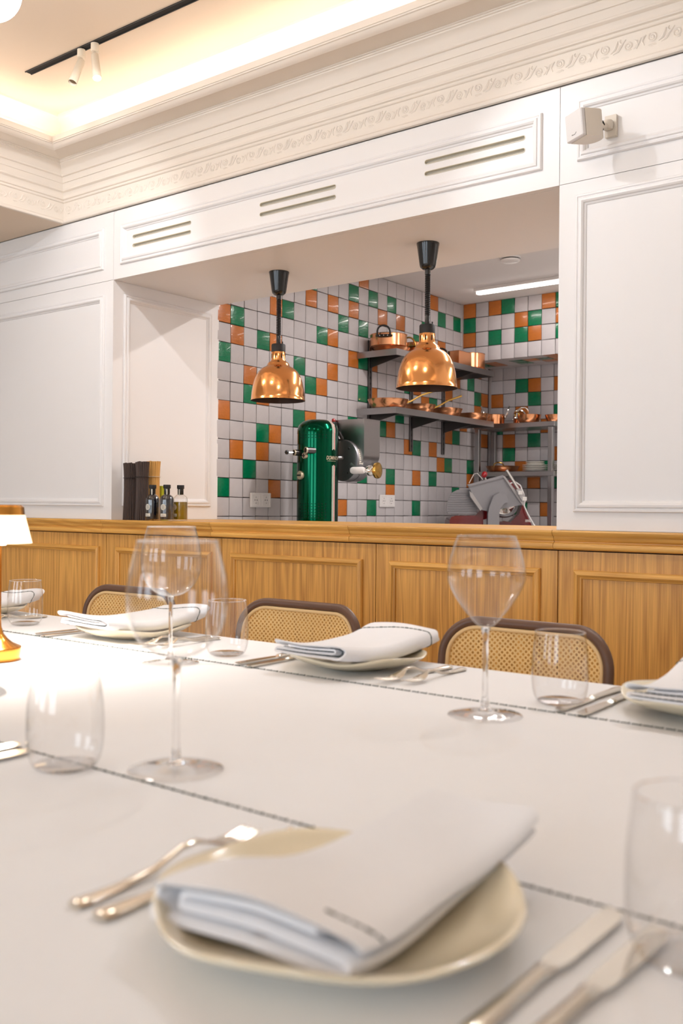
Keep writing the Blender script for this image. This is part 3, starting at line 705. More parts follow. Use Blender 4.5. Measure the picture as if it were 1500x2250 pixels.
# on the upper shelf
fry_pan('flat copper pan lying under the black-handled casserole', at_shelf(857, -3.555, ZS2), 0, .124, .030, handle=False)
pot('casserole', 'wide copper casserole with a black stirrup handle on the upper shelf', (-3.560, at_shelf(852, -3.56, 0)[1], ZS2 + .033), 0,   .118, .082, 'black', -1.20, hh=.060, hw=.085)
pot('saucepan', 'tall copper pot half hidden behind the right heat lamp', (-3.555, at_shelf(917, -3.555, 0)[1], ZS2 + .0005), 0, .096, .105, 'brass', PI / 2)
# roasting pan, rectangular
p = at_shelf(992, -3.54, ZS2); rt = thing('roasting_pan', 'rectangular copper roasting pan with a black handle on the upper shelf', 'pan', p, 0, group='copper cookware')
m = MB(); a, b, h_ = .105, .085, .095
m.frame(-a, a, -b, b, [(.006, 0), (0, .006), (0, h_), (-.003, h_ + .002), (.002, h_ + .002), (.003, .006), (.010, .003)], lambda x, y, d: (x, y, d + .0005)); m.box(-a + .006, a - .006, -b + .006, b - .006, .0005, .003); m.build('body', 'copper', rt)
h = loop_handle(MB(), (-.03, -b - .004, h_ * .65), (0, -1, 0), .10, .055, .007, .4).build('handle', 'black_plastic', rt)
MB().tube([(-.09, -b - .003, h_ * .65), (-.03, -b - .004, h_ * .62), (.03, -b - .003, h_ * .65)], [.006, .010, .006], 8).build('handle_plate', 'black_plastic', rt)
pot('saucepan', 'straight-sided copper pot at the corner end of the upper shelf', (-3.53, at_shelf(1034, -3.53, 0)[1], ZS2 + .012), 0, .098, .108, 'brass', 2.6, hn=1, hh=.03, hw=.05)
tag(MB().lathe([(0, 0), (.09, 0), (.104, .006), (.106, .011), (0, .011)], 36, (-3.53, at_shelf(1034, -3.53, 0)[1], ZS2 + .0004)).build('copper_lid', 'copper'), 'copper lid lying under the corner pot on the upper shelf', 'lid', 'copper cookware')
# on the rack
ZR1, ZR2 = 1.692, 1.335; ym = 6.53
def rx(u, Y=ym): return onY(u, 930, Y).x
pot('casserole', 'small copper casserole with an upright steel ring handle on the rack', (rx(1093), ym - .04, ZR1 + .0005), 0, .070, .078, 'steel', -2.6, hh=.085, hw=.10)
pot('casserole', 'copper casserole beside the upright ring handle, further along the rack', (rx(1133), ym + .085, ZR1 + .0005), 0, .058, .070, 'steel', 2.2, hh=.075, hw=.09)
fry_pan('round copper pan with a brass loop at the middle of the rack', (rx(1168), ym - .045, ZR1 + .0005), 0, .088, .060, handle=False, loop=True, ld=-2.3)
fry_pan('copper pan at the right end of the rack beside the pillar', (rx(1218), ym, ZR1 + .0005), 0, .070, .055, handle=False)
fry_pan('dark copper paella pan with a brass loop on the lower rack shelf', (rx(1105, 6.54), 6.54, ZR2 + .0005), 0, .128, .045, handle=False, loop=True, ld=-1.3)
def plate_at(x, y, z, rad, label, g):
    o = MB().lathe([(0, .001), (rad * .55, .0005), (rad * .62, .003), (rad, .010), (rad, .012), (rad * .97, .012), (rad * .6, .0055), (0, .0045)], 28, (0, 0, 0)).build('dinner_plate', 'porcelain_white', loc=(x, y, z)); tag(o, label, 'plate', g); return o
for k in range(6):
    rad = .094 if k < 4 else .070
    plate_at(rx(1176, 6.53), 6.53, ZR2 + .0005 + k * .0125, rad, ('white plate at the bottom of the stack beside the paella pan' if k == 0 else 'small white plate topping the stack beside the paella pan' if k == 5 else 'small white plate just under the top of the left plate stack' if k == 4 else ('second', 'third', 'fourth')[k - 1] + ' white plate up in the stack beside the paella pan'), 'stacked white plates on the rack')
for k in range(4):
    plate_at(rx(1232, 6.54) + .03, 6.54, ZR2 + .0005 + k * .0125, .094, ('bottom', 'second', 'third', 'top')[k] + ' white plate of the stack behind the right rack post', 'stacked white plates on the rack')

# ------------------------------------------------------------------ green pasta machine
XM, YM, RM = -3.404, 4.19, .1155
mc = thing('pasta_machine', 'tall metallic green pasta machine with steel hopper and tricolour stripe', 'machine', (XM, YM, 0))
ZTOP = 1.548
MB().lathe([(0, .02), (RM, .02), (RM, 1.468)], 64).build('column', 'green_paint', mc, 40)
MB().lathe([(RM + .0015, 1.4682), (RM + .0015, 1.478), (RM, 1.492), (RM * .93, 1.515), (RM * .78, 1.533), (RM * .55, 1.544), (RM * .25, ZTOP), (0, ZTOP)], 64).build('dome', 'green_paint', mc, 50)
MB().lathe([(0, 0), (RM + .03, 0), (RM + .03, .02), (0, .02)], 48).build('foot', 'black_matt', mc)
ang_cam = math.atan2(-YM, -XM)              # direction from the column to the viewer
def on_col(du_px, z, off=.0008):            # du in photo pixels right of the column's centre line
    k = max(-.985, min(.985, du_px / 45.5)); a = ang_cam + math.asin(k)
    return Vector(((RM + off) * math.cos(a), (RM + off) * math.sin(a), z)), a
def zpx(v): return onY(698, v, 4.10).z
for rows in ((948, 955, 961), (1107, 1113, 1119.5, 1126, 1132, 1138)):
    hs = MB()
    for v in rows:
        for k in range(9):
            a = ang_cam - .95 + k * .168; rr = .0028; c = Vector(((RM + .0006) * math.cos(a), (RM + .0006) * math.sin(a), zpx(v))); s = Vector((-math.sin(a), math.cos(a), 0))
            hs.add([c + s * rr * math.cos(q) + UP * rr * math.sin(q) for q in [i * PI / 4 for i in range(8)]], [tuple(range(8))])
    hs.build('vent_holes', 'gap_black', mc)['kind'] = 'stuff'
def stripe(z0, z1, over=False, arrow0=0, arrow1=0):
    a0 = ang_cam + math.asin(31 / 45.5); wd = .070
    for (f0, f1, mt) in ((0, .16, 'stripe_white'), (.16, .40, 'stripe_green'), (.40, .60, 'stripe_white'), (.60, .88, 'stripe_red'), (.88, 1, 'stripe_white')):
        m = MB(); vs = []
        zl = lambda f: (z0 + arrow0 * (1 - abs(2 * f - 1)), z1 - arrow1 * (1 - abs(2 * f - 1)))
        for f in (f0, f1):
            a = a0 + (f - 0) * wd * 3.2 / 1.0 * .9; lo, hi = zl(f)
            for z in (lo, hi): vs.append(((RM + .0008) * math.cos(a), (RM + .0008) * math.sin(a), z))
        m.add(vs, [(0, 2, 3, 1)]); m.build('stripe', mt, mc)
        if over:
            m = MB(); vs = []; fs = []
            pr = [(RM + .0022, 1.468), (RM + .0022, 1.478), (RM + .0008, 1.492), (RM * .93 + .001, 1.516), (RM * .78, 1.5342), (RM * .55, 1.5452), (RM * .25, ZTOP + .001)]
            for rr, z in pr:
                for f in (f0, f1): a = a0 + f * wd * 2.88; vs.append((rr * math.cos(a), rr * math.sin(a), z))
            for i in range(len(pr) - 1): fs.append((2 * i, 2 * i + 1, 2 * i + 3, 2 * i + 2))
            m.add(vs, fs); m.build('stripe', mt, mc)
stripe(zpx(988), 1.468, True, .007, 0); stripe(.03, zpx(1023), False, 0, -.007)
vs, fs = text_mesh('DOMINIONI', .030, .0006, .25); wmax = max(v.x for v in vs)
m = MB(); q = []
for v in vs:
    a = ang_cam + math.asin(18 / 45.5) + v.x * .62 / RM; q.append(((RM + .0012) * math.cos(a), (RM + .0012) * math.sin(a), zpx(1009) + v.y * .95))
m.add(q, fs).build('lettering', 'lettering_silver', mc, 0)
MB().add([((RM + .001) * math.cos(ang_cam + .45 + i * .07), (RM + .001) * math.sin(ang_cam + .45 + i * .07), zpx(1012.5) + h) for i in range(9) for h in (0, .0018)], [(2 * i, 2 * i + 2, 2 * i + 3, 2 * i + 1) for i in range(8)]).build('lettering_rule', 'lettering_silver', mc, 0)
dL = Vector((-.35, -.94, 0)).normalized()
def fitting(du, v, rad, ln, name, parts):
    c, a = on_col(du, zpx(v), -.01); return c
c = fitting(-40, 994, 0, 0, '', 0)
MB().lathe([(0, 0), (.017, 0), (.017, .044), (.0135, .046), (.0115, .040), (0, .040)], 20, c, dL).build('tap_sleeve', 'steel_dark', mc)
MB().lathe([(.0175, .040), (.0175, .0455), (.0145, .047), (.0145, .040)], 20, c, dL).build('sleeve_ring', 'lettering_silver', mc)
MB().tube([c + dL * .03, c + dL * .085 - UP * .001], .004, 8).build('pin', 'chrome', mc); MB().lathe([(0, -.013), (.008, -.010), (.0125, 0), (.008, .010), (0, .013)], 14, c + dL * .09).build('pin_knob', 'black_plastic', mc)
c = fitting(-8, 990, 0, 0, '', 0)
MB().lathe([(0, 0), (.018, 0), (.018, .055), (.0135, .057), (.0115, .050), (0, .050)], 20, c, dL).build('tap_sleeve', 'steel_dark', mc)
MB().lathe([(.0185, .050), (.0185, .0565), (.0145, .058), (.0145, .050)], 20, c, dL).build('sleeve_ring', 'lettering_silver', mc)
for du, v, rad in ((-27, 1001, .0165), (-36, 1044, .024)):
    c, a = on_col(du, zpx(v), .001); d = Vector((math.cos(a), math.sin(a), 0)); d = (d * .5 + dL * .7).normalized()
    k = MB().lathe([(0, -.006), (rad, -.006), (rad, .010), (rad * .92, .012), (0, .012)], 24, c, d).build('dial', 'lettering_silver', mc)
    s = d.cross(UP).normalized()
    MB().tube([c + d * .0135 - s * rad * .7, c + d * .0135 + s * rad * .7], rad * .22, 6).build('dial_bar', 'black_plastic', k)
    if rad < .02: MB().tube([c + d * .0135 - UP * rad * .7, c + d * .0135 + UP * rad * .7], rad * .22, 6).build('dial_bar', 'black_plastic', k)
# motor drum behind the column
cd = onY(752, 1012, 4.345) - Vector((XM, YM, 0)); ay_ = Vector((.12, .99, 0)).normalized()
MB().lathe([(0, 0), (.100, 0), (.116, .004), (.119, .010), (.119, .050), (.1215, .051), (.1215, .056), (.119, .057), (.119, .115), (.100, .125), (0, .125)], 56, cd, ay_).build('motor_drum', 'cast_alu', mc)
m = MB(); A0 = -.15
def drum_pt(ang, y, rr=.1196):
    s = Vector((ay_.y, -ay_.x, 0)); return cd + ay_ * y + s * rr * math.cos(ang) + UP * rr * math.sin(ang)
for (g0, g1, mt) in ((.02, .55, 'label_paper'), (-.55, -.02, 'label_paper')):
    pp = [drum_pt(g0 + (g1 - g0) * i / 6, y) for i in range(7) for y in (.016, .046)]
    MB().add(pp, [(2 * i, 2 * i + 2, 2 * i + 3, 2 * i + 1) for i in range(6)]).build('rating_label', mt, mc)
    for k in range(5):
        g = g0 + .06 + k * .09; MB().add([drum_pt(g, .019, .1199), drum_pt(g, .043, .1199), drum_pt(g + .03, .043, .1199), drum_pt(g + .03, .019, .1199)], [(0, 1, 2, 3)]).build('label_print', 'print_grey', mc)
MB().tube([cd - ay_ * .06 + UP * .015 - Vector((.02, 0, 0)), cd + UP * .015], .012, 12).build('shaft', 'steel', mc)
for a in (-1.0, -2.2, .9): MB().lathe([(.007, 0), (.006, .004), (0, .004)], 8, cd - ay_ * .001 + (Vector((ay_.y, -ay_.x, 0)) * math.cos(a) + UP * math.sin(a)) * .085, -ay_).build('bolt', 'black_matt', mc)
# hopper
hc = onY(800, 921, 4.36); hx1 = hc.x - XM; hy0 = 4.36 - YM; hz = hc.z; hx0 = hx1 - .215; hy1 = onX(834, 921, hc.x).y - YM
zb = onY(800, 1000, 4.36).z; prf = [(hx0, hz), (hx1, hz)] + [(hx1 - .012 * (i / 6) ** 2 - (.11 * (1 - math.cos(i / 6 * 1.35))), zb + .005 - .085 * math.sin(i / 6 * 1.4)) for i in range(7)] + [(hx0 + .06, zb - .05)]
w_ = .0025
def hop(x, z, y): return (x, y, z)
n = len(prf)
m = MB(); m.add([hop(x, z, hy0) for x, z in prf] + [hop(x, z, hy0 + w_) for x, z in prf], [tuple(range(n)), tuple(range(n, 2 * n))[::-1]] + [(i, (i + 1) % n, (i + 1) % n + n, i + n) for i in range(n)]); m.build('hopper_side', 'steel', mc)
m = MB(); m.add([hop(x, z, hy1) for x, z in prf] + [hop(x, z, hy1 + w_) for x, z in prf], [tuple(range(n)), tuple(range(n, 2 * n))[::-1]] + [(i, (i + 1) % n, (i + 1) % n + n, i + n) for i in range(n)]); m.build('hopper_side', 'steel', mc)
m = MB(); L_ = prf[1:-1]
m.add([hop(x, z, y) for x, z in L_ for y in (hy0 + w_, hy1)], [(2 * i, 2 * i + 1, 2 * i + 3, 2 * i + 2) for i in range(len(L_) - 1)]); m.build('hopper_front', 'steel', mc)
MB().box(hx0, hx1 + .002, hy0 - .002, hy1 + .004, hz, hz + .004).build('hopper_lid', 'steel', mc)
MB().box(hx0 - .02, hx0 + .03, hy0 - .03, hy0 - .003, hz - .07, hz - .01, .004).build('hinge_block', 'black_matt', mc)
MB().tube([(hx0 + .02, hy0 - .016, hz - .06), (hx0 + .05, hy0 - .016, hz - .11)], .009, 8).build('catch', 'steel_dark', mc)
MB().lathe([(0, -.012), (.010, -.008), (.012, 0), (.008, .009), (0, .012)], 12, (hx0 + .01, hy0 - .018, hz + .002)).build('red_cap', 'red_knob', mc)
# extruder nozzle
e0 = onY(806, 1034, 4.36) - Vector((XM, YM, 0))
ex = Vector((1, .15, 0)).normalized()
MB().tube([e0 - Vector((.10, 0, 0)) + UP * .03, e0 - Vector((.03, 0, 0))], .030, 16).build('nozzle_neck', 'cast_alu', mc)
b = MB().lathe([(0, -.03), (.018, -.026), (.029, -.012), (.031, 0), (.029, .012), (.018, .026), (0, .03)], 24, e0 + ex * .02, ex).build('nozzle_ball', 'chrome', mc)
MB().lathe([(0, 0), (.034, 0), (.044, .008), (.046, .020), (.044, .026), (.030, .030), (0, .030)], 36, e0 + ex * .048, ex).build('die_ring', 'brass', mc)
MB().tube([e0 - ex * .07 - Vector((0, .045, 0)), e0 - ex * .06 - Vector((0, .045, 0)), e0 + ex * .005 - Vector((0, .045, 0)), e0 + ex * .014 - Vector((0, .045, 0))], [.015, .0195, .0195, .015], 16).build('white_grip', 'white_plastic', mc)
MB().tube([e0 - Vector((0, .04, 0)) + ex * .01, e0 + ex * .025 - UP * .02], .008, 8).build('lever', 'chrome', mc)

# ------------------------------------------------------------------ red meat slicer
pc = onX(1070, 1100, -3.33); Fs = (-C_ * pc.x + S_ * pc.y); SP = Fs / FPX
sl = thing('meat_slicer', 'red meat slicer with tilted aluminium carriage and round blade guard', 'slicer', (pc.x, pc.y, .88), math.atan2(C_, S_))
def sp(u, v, d=0):   # point in the slicer's own frame
    p = Vector((((u - 1070) * SP) * (1 + d / Fs), d, (onX(1070, v, -3.33).z - .88 - (pc.z - .88)) * (1 + d / Fs) + (pc.z - .88))); return p
def slab(pts, d0, d1, name, mt, parent=sl, sm=35):
    n = len(pts); q = [sp(u, v, d0) for u, v in pts] + [sp(u, v, d1) for u, v in pts]
    return MB().add(q, [tuple(range(n)), tuple(range(n, 2 * n))[::-1]] + [(i, (i + 1) % n, (i + 1) % n + n, i + n) for i in range(n)]).build(name, mt, parent, sm)
zb_ = lambda v: sp(0, v).z
m = MB().box(sp(981, 0).x, sp(1160, 0).x, -.13, .16, 0, sp(0, 1140).z * .62, .012).build('base', 'red_paint', sl)
slab([(982, 1156), (982, 1144), (986, 1137), (995, 1134), (1040, 1133), (1056, 1128), (1056, 1156)], -.12, .10, 'base_deck', 'red_paint')
slab([(1085, 1156), (1092, 1148), (1106, 1144), (1120, 1147), (1140, 1128), (1148, 1105), (1156, 1128), (1166, 1150), (1168, 1156)], -.02, .14, 'motor_housing', 'red_paint')
slab([(1040, 1133), (1050, 1120), (1064, 1117), (1066, 1140), (1042, 1146)], -.10, .06, 'side_cover', 'red_paint')
# gauge plate with ribs
gp = slab([(976, 1122), (977, 1108), (981, 1094), (988, 1083), (1000, 1077), (1018, 1075), (1040, 1078), (1042, 1129), (979, 1129)], -.10, -.088, 'gauge_plate', 'cast_alu')
for k in range(9):
    v = 1084 + k * 5; MB().tube([sp(979 + max(0, (1100 - v)) * .45, v, -.101), sp(1041, v, -.101)], .003, 6).build('rib', 'cast_alu', gp)
# blade and guard ring, seen edge on at a slant
cB = sp(1098, 1095, .03); nB = Vector((.35, -.80, .45)).normalized()
MB().lathe([(0, 0), (.120, 0), (.128, .004), (.120, .008), (0, .010)], 48, cB, nB).build('blade', 'chrome', sl)
MB().lathe([(.132, -.010), (.148, -.010), (.152, .000), (.148, .012), (.132, .014), (.130, .0)] + [(.132, -.010)], 48, cB, nB).build('guard_ring', 'cast_alu', sl)
MB().lathe([(0, .011), (.022, .011), (.020, .024), (0, .026)], 16, cB, nB).build('blade_hub', 'red_knob', sl)
# carriage plate, upright arm and pusher rod
cp = slab([(1019, 1068), (1096, 1046), (1142, 1108), (1064, 1124), (1048, 1121)], -.175, -.160, 'carriage_plate', 'cast_alu')
slab([(1017, 1066), (1094, 1044), (1098, 1046), (1099, 1049), (1021, 1070)], -.195, -.158, 'plate_flange', 'cast_alu', cp)
slab([(1094, 1046), (1099, 1047), (1143, 1105), (1138, 1110)], -.200, -.156, 'slide_rail', 'steel', cp)
slab([(1022, 1080), (1028, 1084), (1051, 1118), (1046, 1123), (1024, 1092)], -.185, -.150, 'plate_edge', 'steel', cp)
slab([(1072, 1090), (1086, 1083), (1098, 1086), (1107, 1103), (1096, 1106), (1088, 1116), (1085, 1128), (1085, 1158), (1060, 1158), (1060, 1130), (1063, 1115)], -.245, -.200, 'carriage_arm', 'cast_alu', sl, 50)
MB().tube([sp(1101, 1033, -.22), sp(1131, 1079, -.20)], .0105, 14).build('pusher_rod', 'chrome', sl)
slab([(1122, 1076), (1132, 1073), (1146, 1098), (1136, 1102)], -.235, -.190, 'pusher_block', 'steel', sl)
for u, v in ((1128, 1083), (1137, 1096)): MB().box(*(sum(([sp(u - 4, v).x, sp(u + 5, v).x], [-.250, -.236], [sp(0, v + 4).z, sp(0, v - 4).z]), []))).build('toothed_grip', 'chrome', sl)
MB().lathe([(0, -.024), (.014, -.020), (.020, -.006), (.020, .008), (.012, .022), (0, .025)], 16, sp(1064, 1043, .02), (.5, 0, 1)).build('red_knob', 'red_knob', sl)
MB().tube([sp(1066, 1050, .02), sp(1072, 1070, .02)], .006, 8).build('knob_stem', 'chrome', sl)
MB().tube([sp(1030, 1062, .0), sp(1040, 1042, .0), sp(1048, 1040, .0), sp(1060, 1054, 0)], .003, 6).build('wire_guard', 'chrome', sl)
slab([(1100, 1060), (1120, 1054), (1136, 1060), (1146, 1072), (1140, 1078), (1120, 1066), (1104, 1068)], .03, .09, 'blade_cover', 'red_paint')
MB().tube([sp(1118, 1062, -.05), sp(1128, 1058, -.05), sp(1140, 1066, -.05), sp(1148, 1085, -.05), sp(1150, 1100, -.06), sp(1148, 1110, -.06), sp(1155, 1128, -.08), sp(1164, 1144, -.09), sp(1172, 1158, -.10)], .0045, 8).build('power_cable', 'white_plastic', sl)
vs, fs = text_mesh('BERKEL', .030, .0008, 0); o_ = sp(1153, 1146, -.021)
MB().add([o_ + Vector((v.x * .42, 0, v.y * .75)) for v in vs], fs).build('lettering', 'stripe_white', sl, 0)

# ------------------------------------------------------------------ wall speaker
sc0 = onY(1292, 278, 2.885); spk = thing('wall_speaker', 'small white loudspeaker on a swivel bracket on the right wall', 'speaker', sc0, 0)
na = math.radians(-120.6); M = Matrix.Rotation(na + PI / 2, 4, 'Z') @ Matrix.Rotation(math.radians(6), 4, 'X')   # local -Y is the front
def xf(m): m.v = [tuple(M @ Vector(p)) for p in m.v]; return m
h_ = .042
body = [(-.042, -.040), (.042, -.040), (.042, .010)] + arc((0, .010), .042, 0, PI, 12)[1:-1] + [(-.042, .010)]
body = [(x, y if y <= .010 else .010 + (y - .010) * .75) for x, y in body]
m = MB(); m.prism(body, lambda a, b, d: (a, b, d), -h_, h_); xf(m).build('cabinet', 'speaker_plastic', spk, 30)
m = MB().box(-.0425, .0425, -.056, -.0405, -h_ - .0005, h_ + .0005, .003); xf(m).build('front_grille', 'speaker_front', spk)
pts = [(-.012, -.0006 * 0), (-.009, .003), (-.007, -.001), (-.004, .001), (-.002, -.001), (.001, .001), (.004, -.001), (.007, .002), (.012, .005)]
m = MB().tube([(x, -.0566, -.028 + z) for x, z in pts], .0006, 5); xf(m).build('script_mark', 'print_grey', spk)
pp = onY(1345, 280, 3.0) - sc0
MB().prism([(-.019, -.0345), (.019, -.0345), (.019, .0345), (-.019, .0345)], lambda a, b, d: (pp.x + a, D - sc0.y - d, pp.z + b), .0005, .016).build('wall_plate', 'speaker_plastic', spk)
bk = M @ Vector((0, .042, 0)); MB().tube([bk - (bk * .15), Vector((pp.x - .006, D - sc0.y - .02, pp.z))], .011, 12).build('bracket_arm', 'speaker_plastic', spk)
MB().lathe([(0, -.016), (.014, -.014), (.017, 0), (.014, .014), (0, .016)], 16, (pp.x - .004, D - sc0.y - .026, pp.z)).build('swivel', 'speaker_plastic', spk)
mid = bk.lerp(Vector((pp.x, D - sc0.y - .02, pp.z)), .55)
MB().tube([mid + Vector((-.004, -.014, .012)), mid + Vector((.002, -.016, .0)), mid + Vector((-.004, -.014, -.016))], .004, 6).build('plug', 'black_matt', spk)
lamp_dir = (sc0 - onY(1400, 350, D)).normalized()

# ------------------------------------------------------------------ track, spotlights, globe
YT = onZ(62, 160, CT).y; xt0 = onZ(62, 160, CT).x
tk = thing('lighting_track', 'black recessed lighting track across the coffer ceiling', 'track', (xt0, YT, CT))
Lt = X2 - .6 - xt0
MB().box(0, Lt, -.017, -.013, -.004, -.0002).build('track_edge', 'black_matt', tk); MB().box(0, Lt, .013, .017, -.004, -.0002).build('track_edge', 'black_matt', tk)
MB().box(0, Lt, -.0129, .0129, -.0016, -.0002).build('track_channel', 'gap_black', tk)
def spotlight(X, d, label, lit=True, power=0, cone=60, YT=YT):
    t = thing('spotlight', label, 'spotlight', (X, YT, CT), group='white spotlights on the track')
    MB().lathe([(0, -.0045), (.0165, -.0045), (.0165, -.036), (.015, -.038), (0, -.038)], 24).build('adapter', 'spot_white', t)
    d = Vector(d).normalized(); j = Vector((0, 0, -.052))
    MB().tube([(0, 0, -.034), j], .0055, 10).build('joint', 'chrome', t)
    b_ = MB().lathe([(0, 0), (.0135, 0), (.0150, .004), (.0185, .118), (.0175, .118), (.016, .110), (0, .110)], 24, j - d * .004, d).build('barrel', 'spot_white', t)
    MB().lathe([(0, .111), (.0155, .111), (.0155, .1125), (0, .113)], 20, j - d * .004, d).build('lens', 'lens_glow' if lit else 'chrome', t)
    if power:
        lo = Vector((X, YT, CT)) + j + d * .122
        o = lamp('spot_beam', 'SPOT', lo, power, SOFT, lo + d, spot_size=math.radians(cone), spot_blend=.6, shadow_soft_size=.018); 
    return t
x1, x2 = onZ(180, 108, CT).x, onZ(211, 95, CT).x
spotlight(x1, RIGHT * -.24 + FWD * -.35 - UP, 'white spotlight leaning left at the end of the track', False, 5, 75)
spotlight(x2, RIGHT * .17 + FWD * -.30 - UP, 'white spotlight with a lit lens beside the leaning one', True, 5, 75)
for X, d, lb, pw in ((-1.15, (.05, -.58, -1), 'added unseen spotlight over the middle of the table', 26), (-1.42, (-.50, -.55, -1), 'added unseen spotlight over the left half of the table', 24), (-.35, (-.1, -.62, -1), 'added unseen spotlight at the right end of the track', 24)):  # spotlights beyond the two in view, added to brighten the table
    spotlight(X, d, lb, True, pw, 60 if d[1] > 0 else 62)
Y2T = 2.0
tk2 = thing('lighting_track', 'added black lighting track nearer the middle of the coffer, above the view', 'track', (-2.75, Y2T, CT)); Lt = 3.2  # unseen track, added to carry the spotlights aimed at the wall
for a_, b_ in ((-.017, -.013), (.013, .017)): MB().box(0, Lt, a_, b_, -.004, -.0002).build('track_edge', 'black_matt', tk2)
MB().box(0, Lt, -.0129, .0129, -.0016, -.0002).build('track_channel', 'gap_black', tk2)
for X, d, lb, pw in ((-2.0, (.80, .90, -1.0), 'white spotlight turned towards the right wall panel', 17), (-2.5, (-1.8, .95, -1.15), 'added unseen spotlight turned towards the left wall panel', 36)):  # the one turned left is added as fill for the left wall
    spotlight(X, d, lb, True, pw, 64, Y2T)
gp_ = onZ(-20, -22, 2.62)
def globe(p, label, power):
    t = thing('globe_lamp', label, 'lamp', (p[0], p[1], CT), group='opal globe lamps')
    L = CT - p[2]
    MB().lathe([(0, -.0005), (.05, -.0005), (.05, -.02), (0, -.022)], 24).build('ceiling_rose', 'brass', t)
    MB().tube([(0, 0, -.02), (0, 0, -L + .085)], .006, 8).build('rod', 'brass', t)
    MB().lathe([(.0, .0)] + [(.09 * math.sin(PI * i / 20), -L + .09 * math.cos(PI * i / 20)) for i in range(1, 20)] + [(0, -L - .09)], 36).build('globe', 'globe_glow', t, 60) if False else MB().lathe([(0, -L + .09)] + [(.09 * math.sin(PI * i / 20), -L + .09 * math.cos(PI * i / 20)) for i in range(1, 20)] + [(0, -L - .09)], 36).build('globe', 'globe_glow', t, 60)
    return t
globe(gp_, 'opal glass globe lamp at the top left corner of the view', 0)
globe((gp_.x + 1.30, gp_.y, gp_.z), 'added unseen globe lamp above the middle of the table', 0)  # unseen globe, added for more overhead light on table and wall
globe((gp_.x - 1.30, gp_.y, gp_.z), 'added unseen globe lamp above the left end of the table', 0)  # unseen globe, added to lift the darker left side
#PART3
# ------------------------------------------------------------------ pasta bundles, bottles and box on the worktop
def bundle(u, Y, hgt, mt, label, rad=.040):
    p = onY(u, 1100, Y); t = thing('pasta_bundle', label, 'pasta', (p.x, p.y, ZW), random.random() * 6, group='tied pasta bundles on the worktop')
    m = MB(); rd = random.Random(int(u)); cnt = 0
    pts = [(0, 0)] + [(rr, 2 * PI * k / n + rr * 40) for rr, n in ((.012, 6), (.022, 12), (.031, 20)) for k in range(n)] 
    for q in pts:
        if q == (0, 0): rr, a = 0, 0
        else: rr, a = q
        tw = rd.uniform(-.06, .06); r3 = .0047
        path = []
        for f in (0, .25, .5, .72, .9, 1.0):
            waist = .80 + .34 * ((f - .66) / .5) ** 2 if f > .66 else .80 + .16 * ((.66 - f) / .66) ** 2
            A = a + tw * (f - .5); path.append((rr * waist * math.cos(A), rr * waist * math.sin(A), f * hgt + (rd.uniform(-.003, .003) if f == 1 else 0)))
        m.tube(path, r3, 5)
    m.build('pasta_strands', mt, t, 60)['kind'] = 'stuff'
    z = hgt * .74; m = MB(); m.lathe([(.0325, z - .0012), (.0345, z), (.0325, z + .0012), (.030, z)] + [(.0325, z - .0012)], 28); m.build('string', 'label_paper' if mt == 'pasta_light' else 'black_matt', t)
bundle(285.5, 3.048, .272, 'pasta_dark', 'dark brown pasta bundle nearest the panelled corner')
bundle(312, 3.060, .277, 'pasta_dark', 'dark brown pasta bundle in the middle, beside the pale one')
bundle(337, 3.150, .283, 'pasta_light', 'pale golden pasta bundle behind the bottles')
def bottle(u, Y, label, liquid, rz):
    p = onY(u, 1100, Y); t = thing('oil_bottle', label, 'bottle', (p.x, p.y, ZW), rz, group='small dressing bottles on the worktop')
    R = .0330
    MB().lathe([(0, .001), (R - .003, .001), (R, .005), (R, .095), (R * .97, .104), (R * .84, .113), (R * .60, .120), (.0135, .124), (.0125, .128), (.0125, .150), (0, .150)], 36).build('glass_body', 'glass_bowl', t, 40)
    MB().lathe([(0, .006), (R - .0025, .006), (R - .002, .010)] + ([(R - .002, .095), (R * .92, .103), (R * .78, .112), (R * .5, .119), (.0105, .124), (0, .124)] if liquid == 'bottle_dark' else [(R - .002, .088), (0, .088)]), 36).build('liquid', liquid, t, 40)
    MB().lathe([(.0132, .122), (.0138, .124), (.0138, .149), (.0132, .1495)], 24).build('neck_sleeve', 'black_plastic', t)
    MB().lathe([(0, .1495), (.0165, .1495), (.0172, .151), (.0172, .165), (.0160, .167), (0, .167)], 28).build('stopper', 'black_matt', t)
    def lab(a0, a1, z0, z1, nm, mt, rr=R + .0005, round_=False):
        vs = []; fs = []; n = 12
        for i in range(n + 1):
            a = a0 + (a1 - a0) * i / n; k = math.sqrt(max(0, 1 - (2 * i / n - 1) ** 2)) if round_ else 1; zc_ = (z0 + z1) / 2; hh = (z1 - z0) / 2 * k
            vs += [(rr * math.cos(a), rr * math.sin(a), zc_ - hh), (rr * math.cos(a), rr * math.sin(a), zc_ + hh)]
        fs = [(2 * i, 2 * i + 2, 2 * i + 3, 2 * i + 1) for i in range(n)]
        return MB().add(vs, fs).build(nm, mt, t)
    l1 = lab(-.43, .43, .049, .077, 'round_label', 'label_paper', round_=True)
    for k in range(4): lab(-.24, .24, .054 + k * .005, .0555 + k * .005, 'label_print', 'print_grey', R + .0008)
    lab(-.46, .46, .019, .033, 'strip_label', 'label_paper')
    for k in range(2): lab(-.36, .30 - k * .2, .023 + k * .004, .0242 + k * .004, 'label_print', 'print_grey', R + .0008)
    lab(.35, .70, .118, .147, 'neck_tag', 'label_paper', .0145)
    return t
fd = math.atan2(-3.05, 3.35)
bottle(335, 3.050, 'dark glass bottle beside the pasta bundles, leftmost of three', 'bottle_dark', fd - .75)
bottle(366.5, 3.045, 'dark glass bottle in the middle of the three', 'bottle_dark', fd - .55)
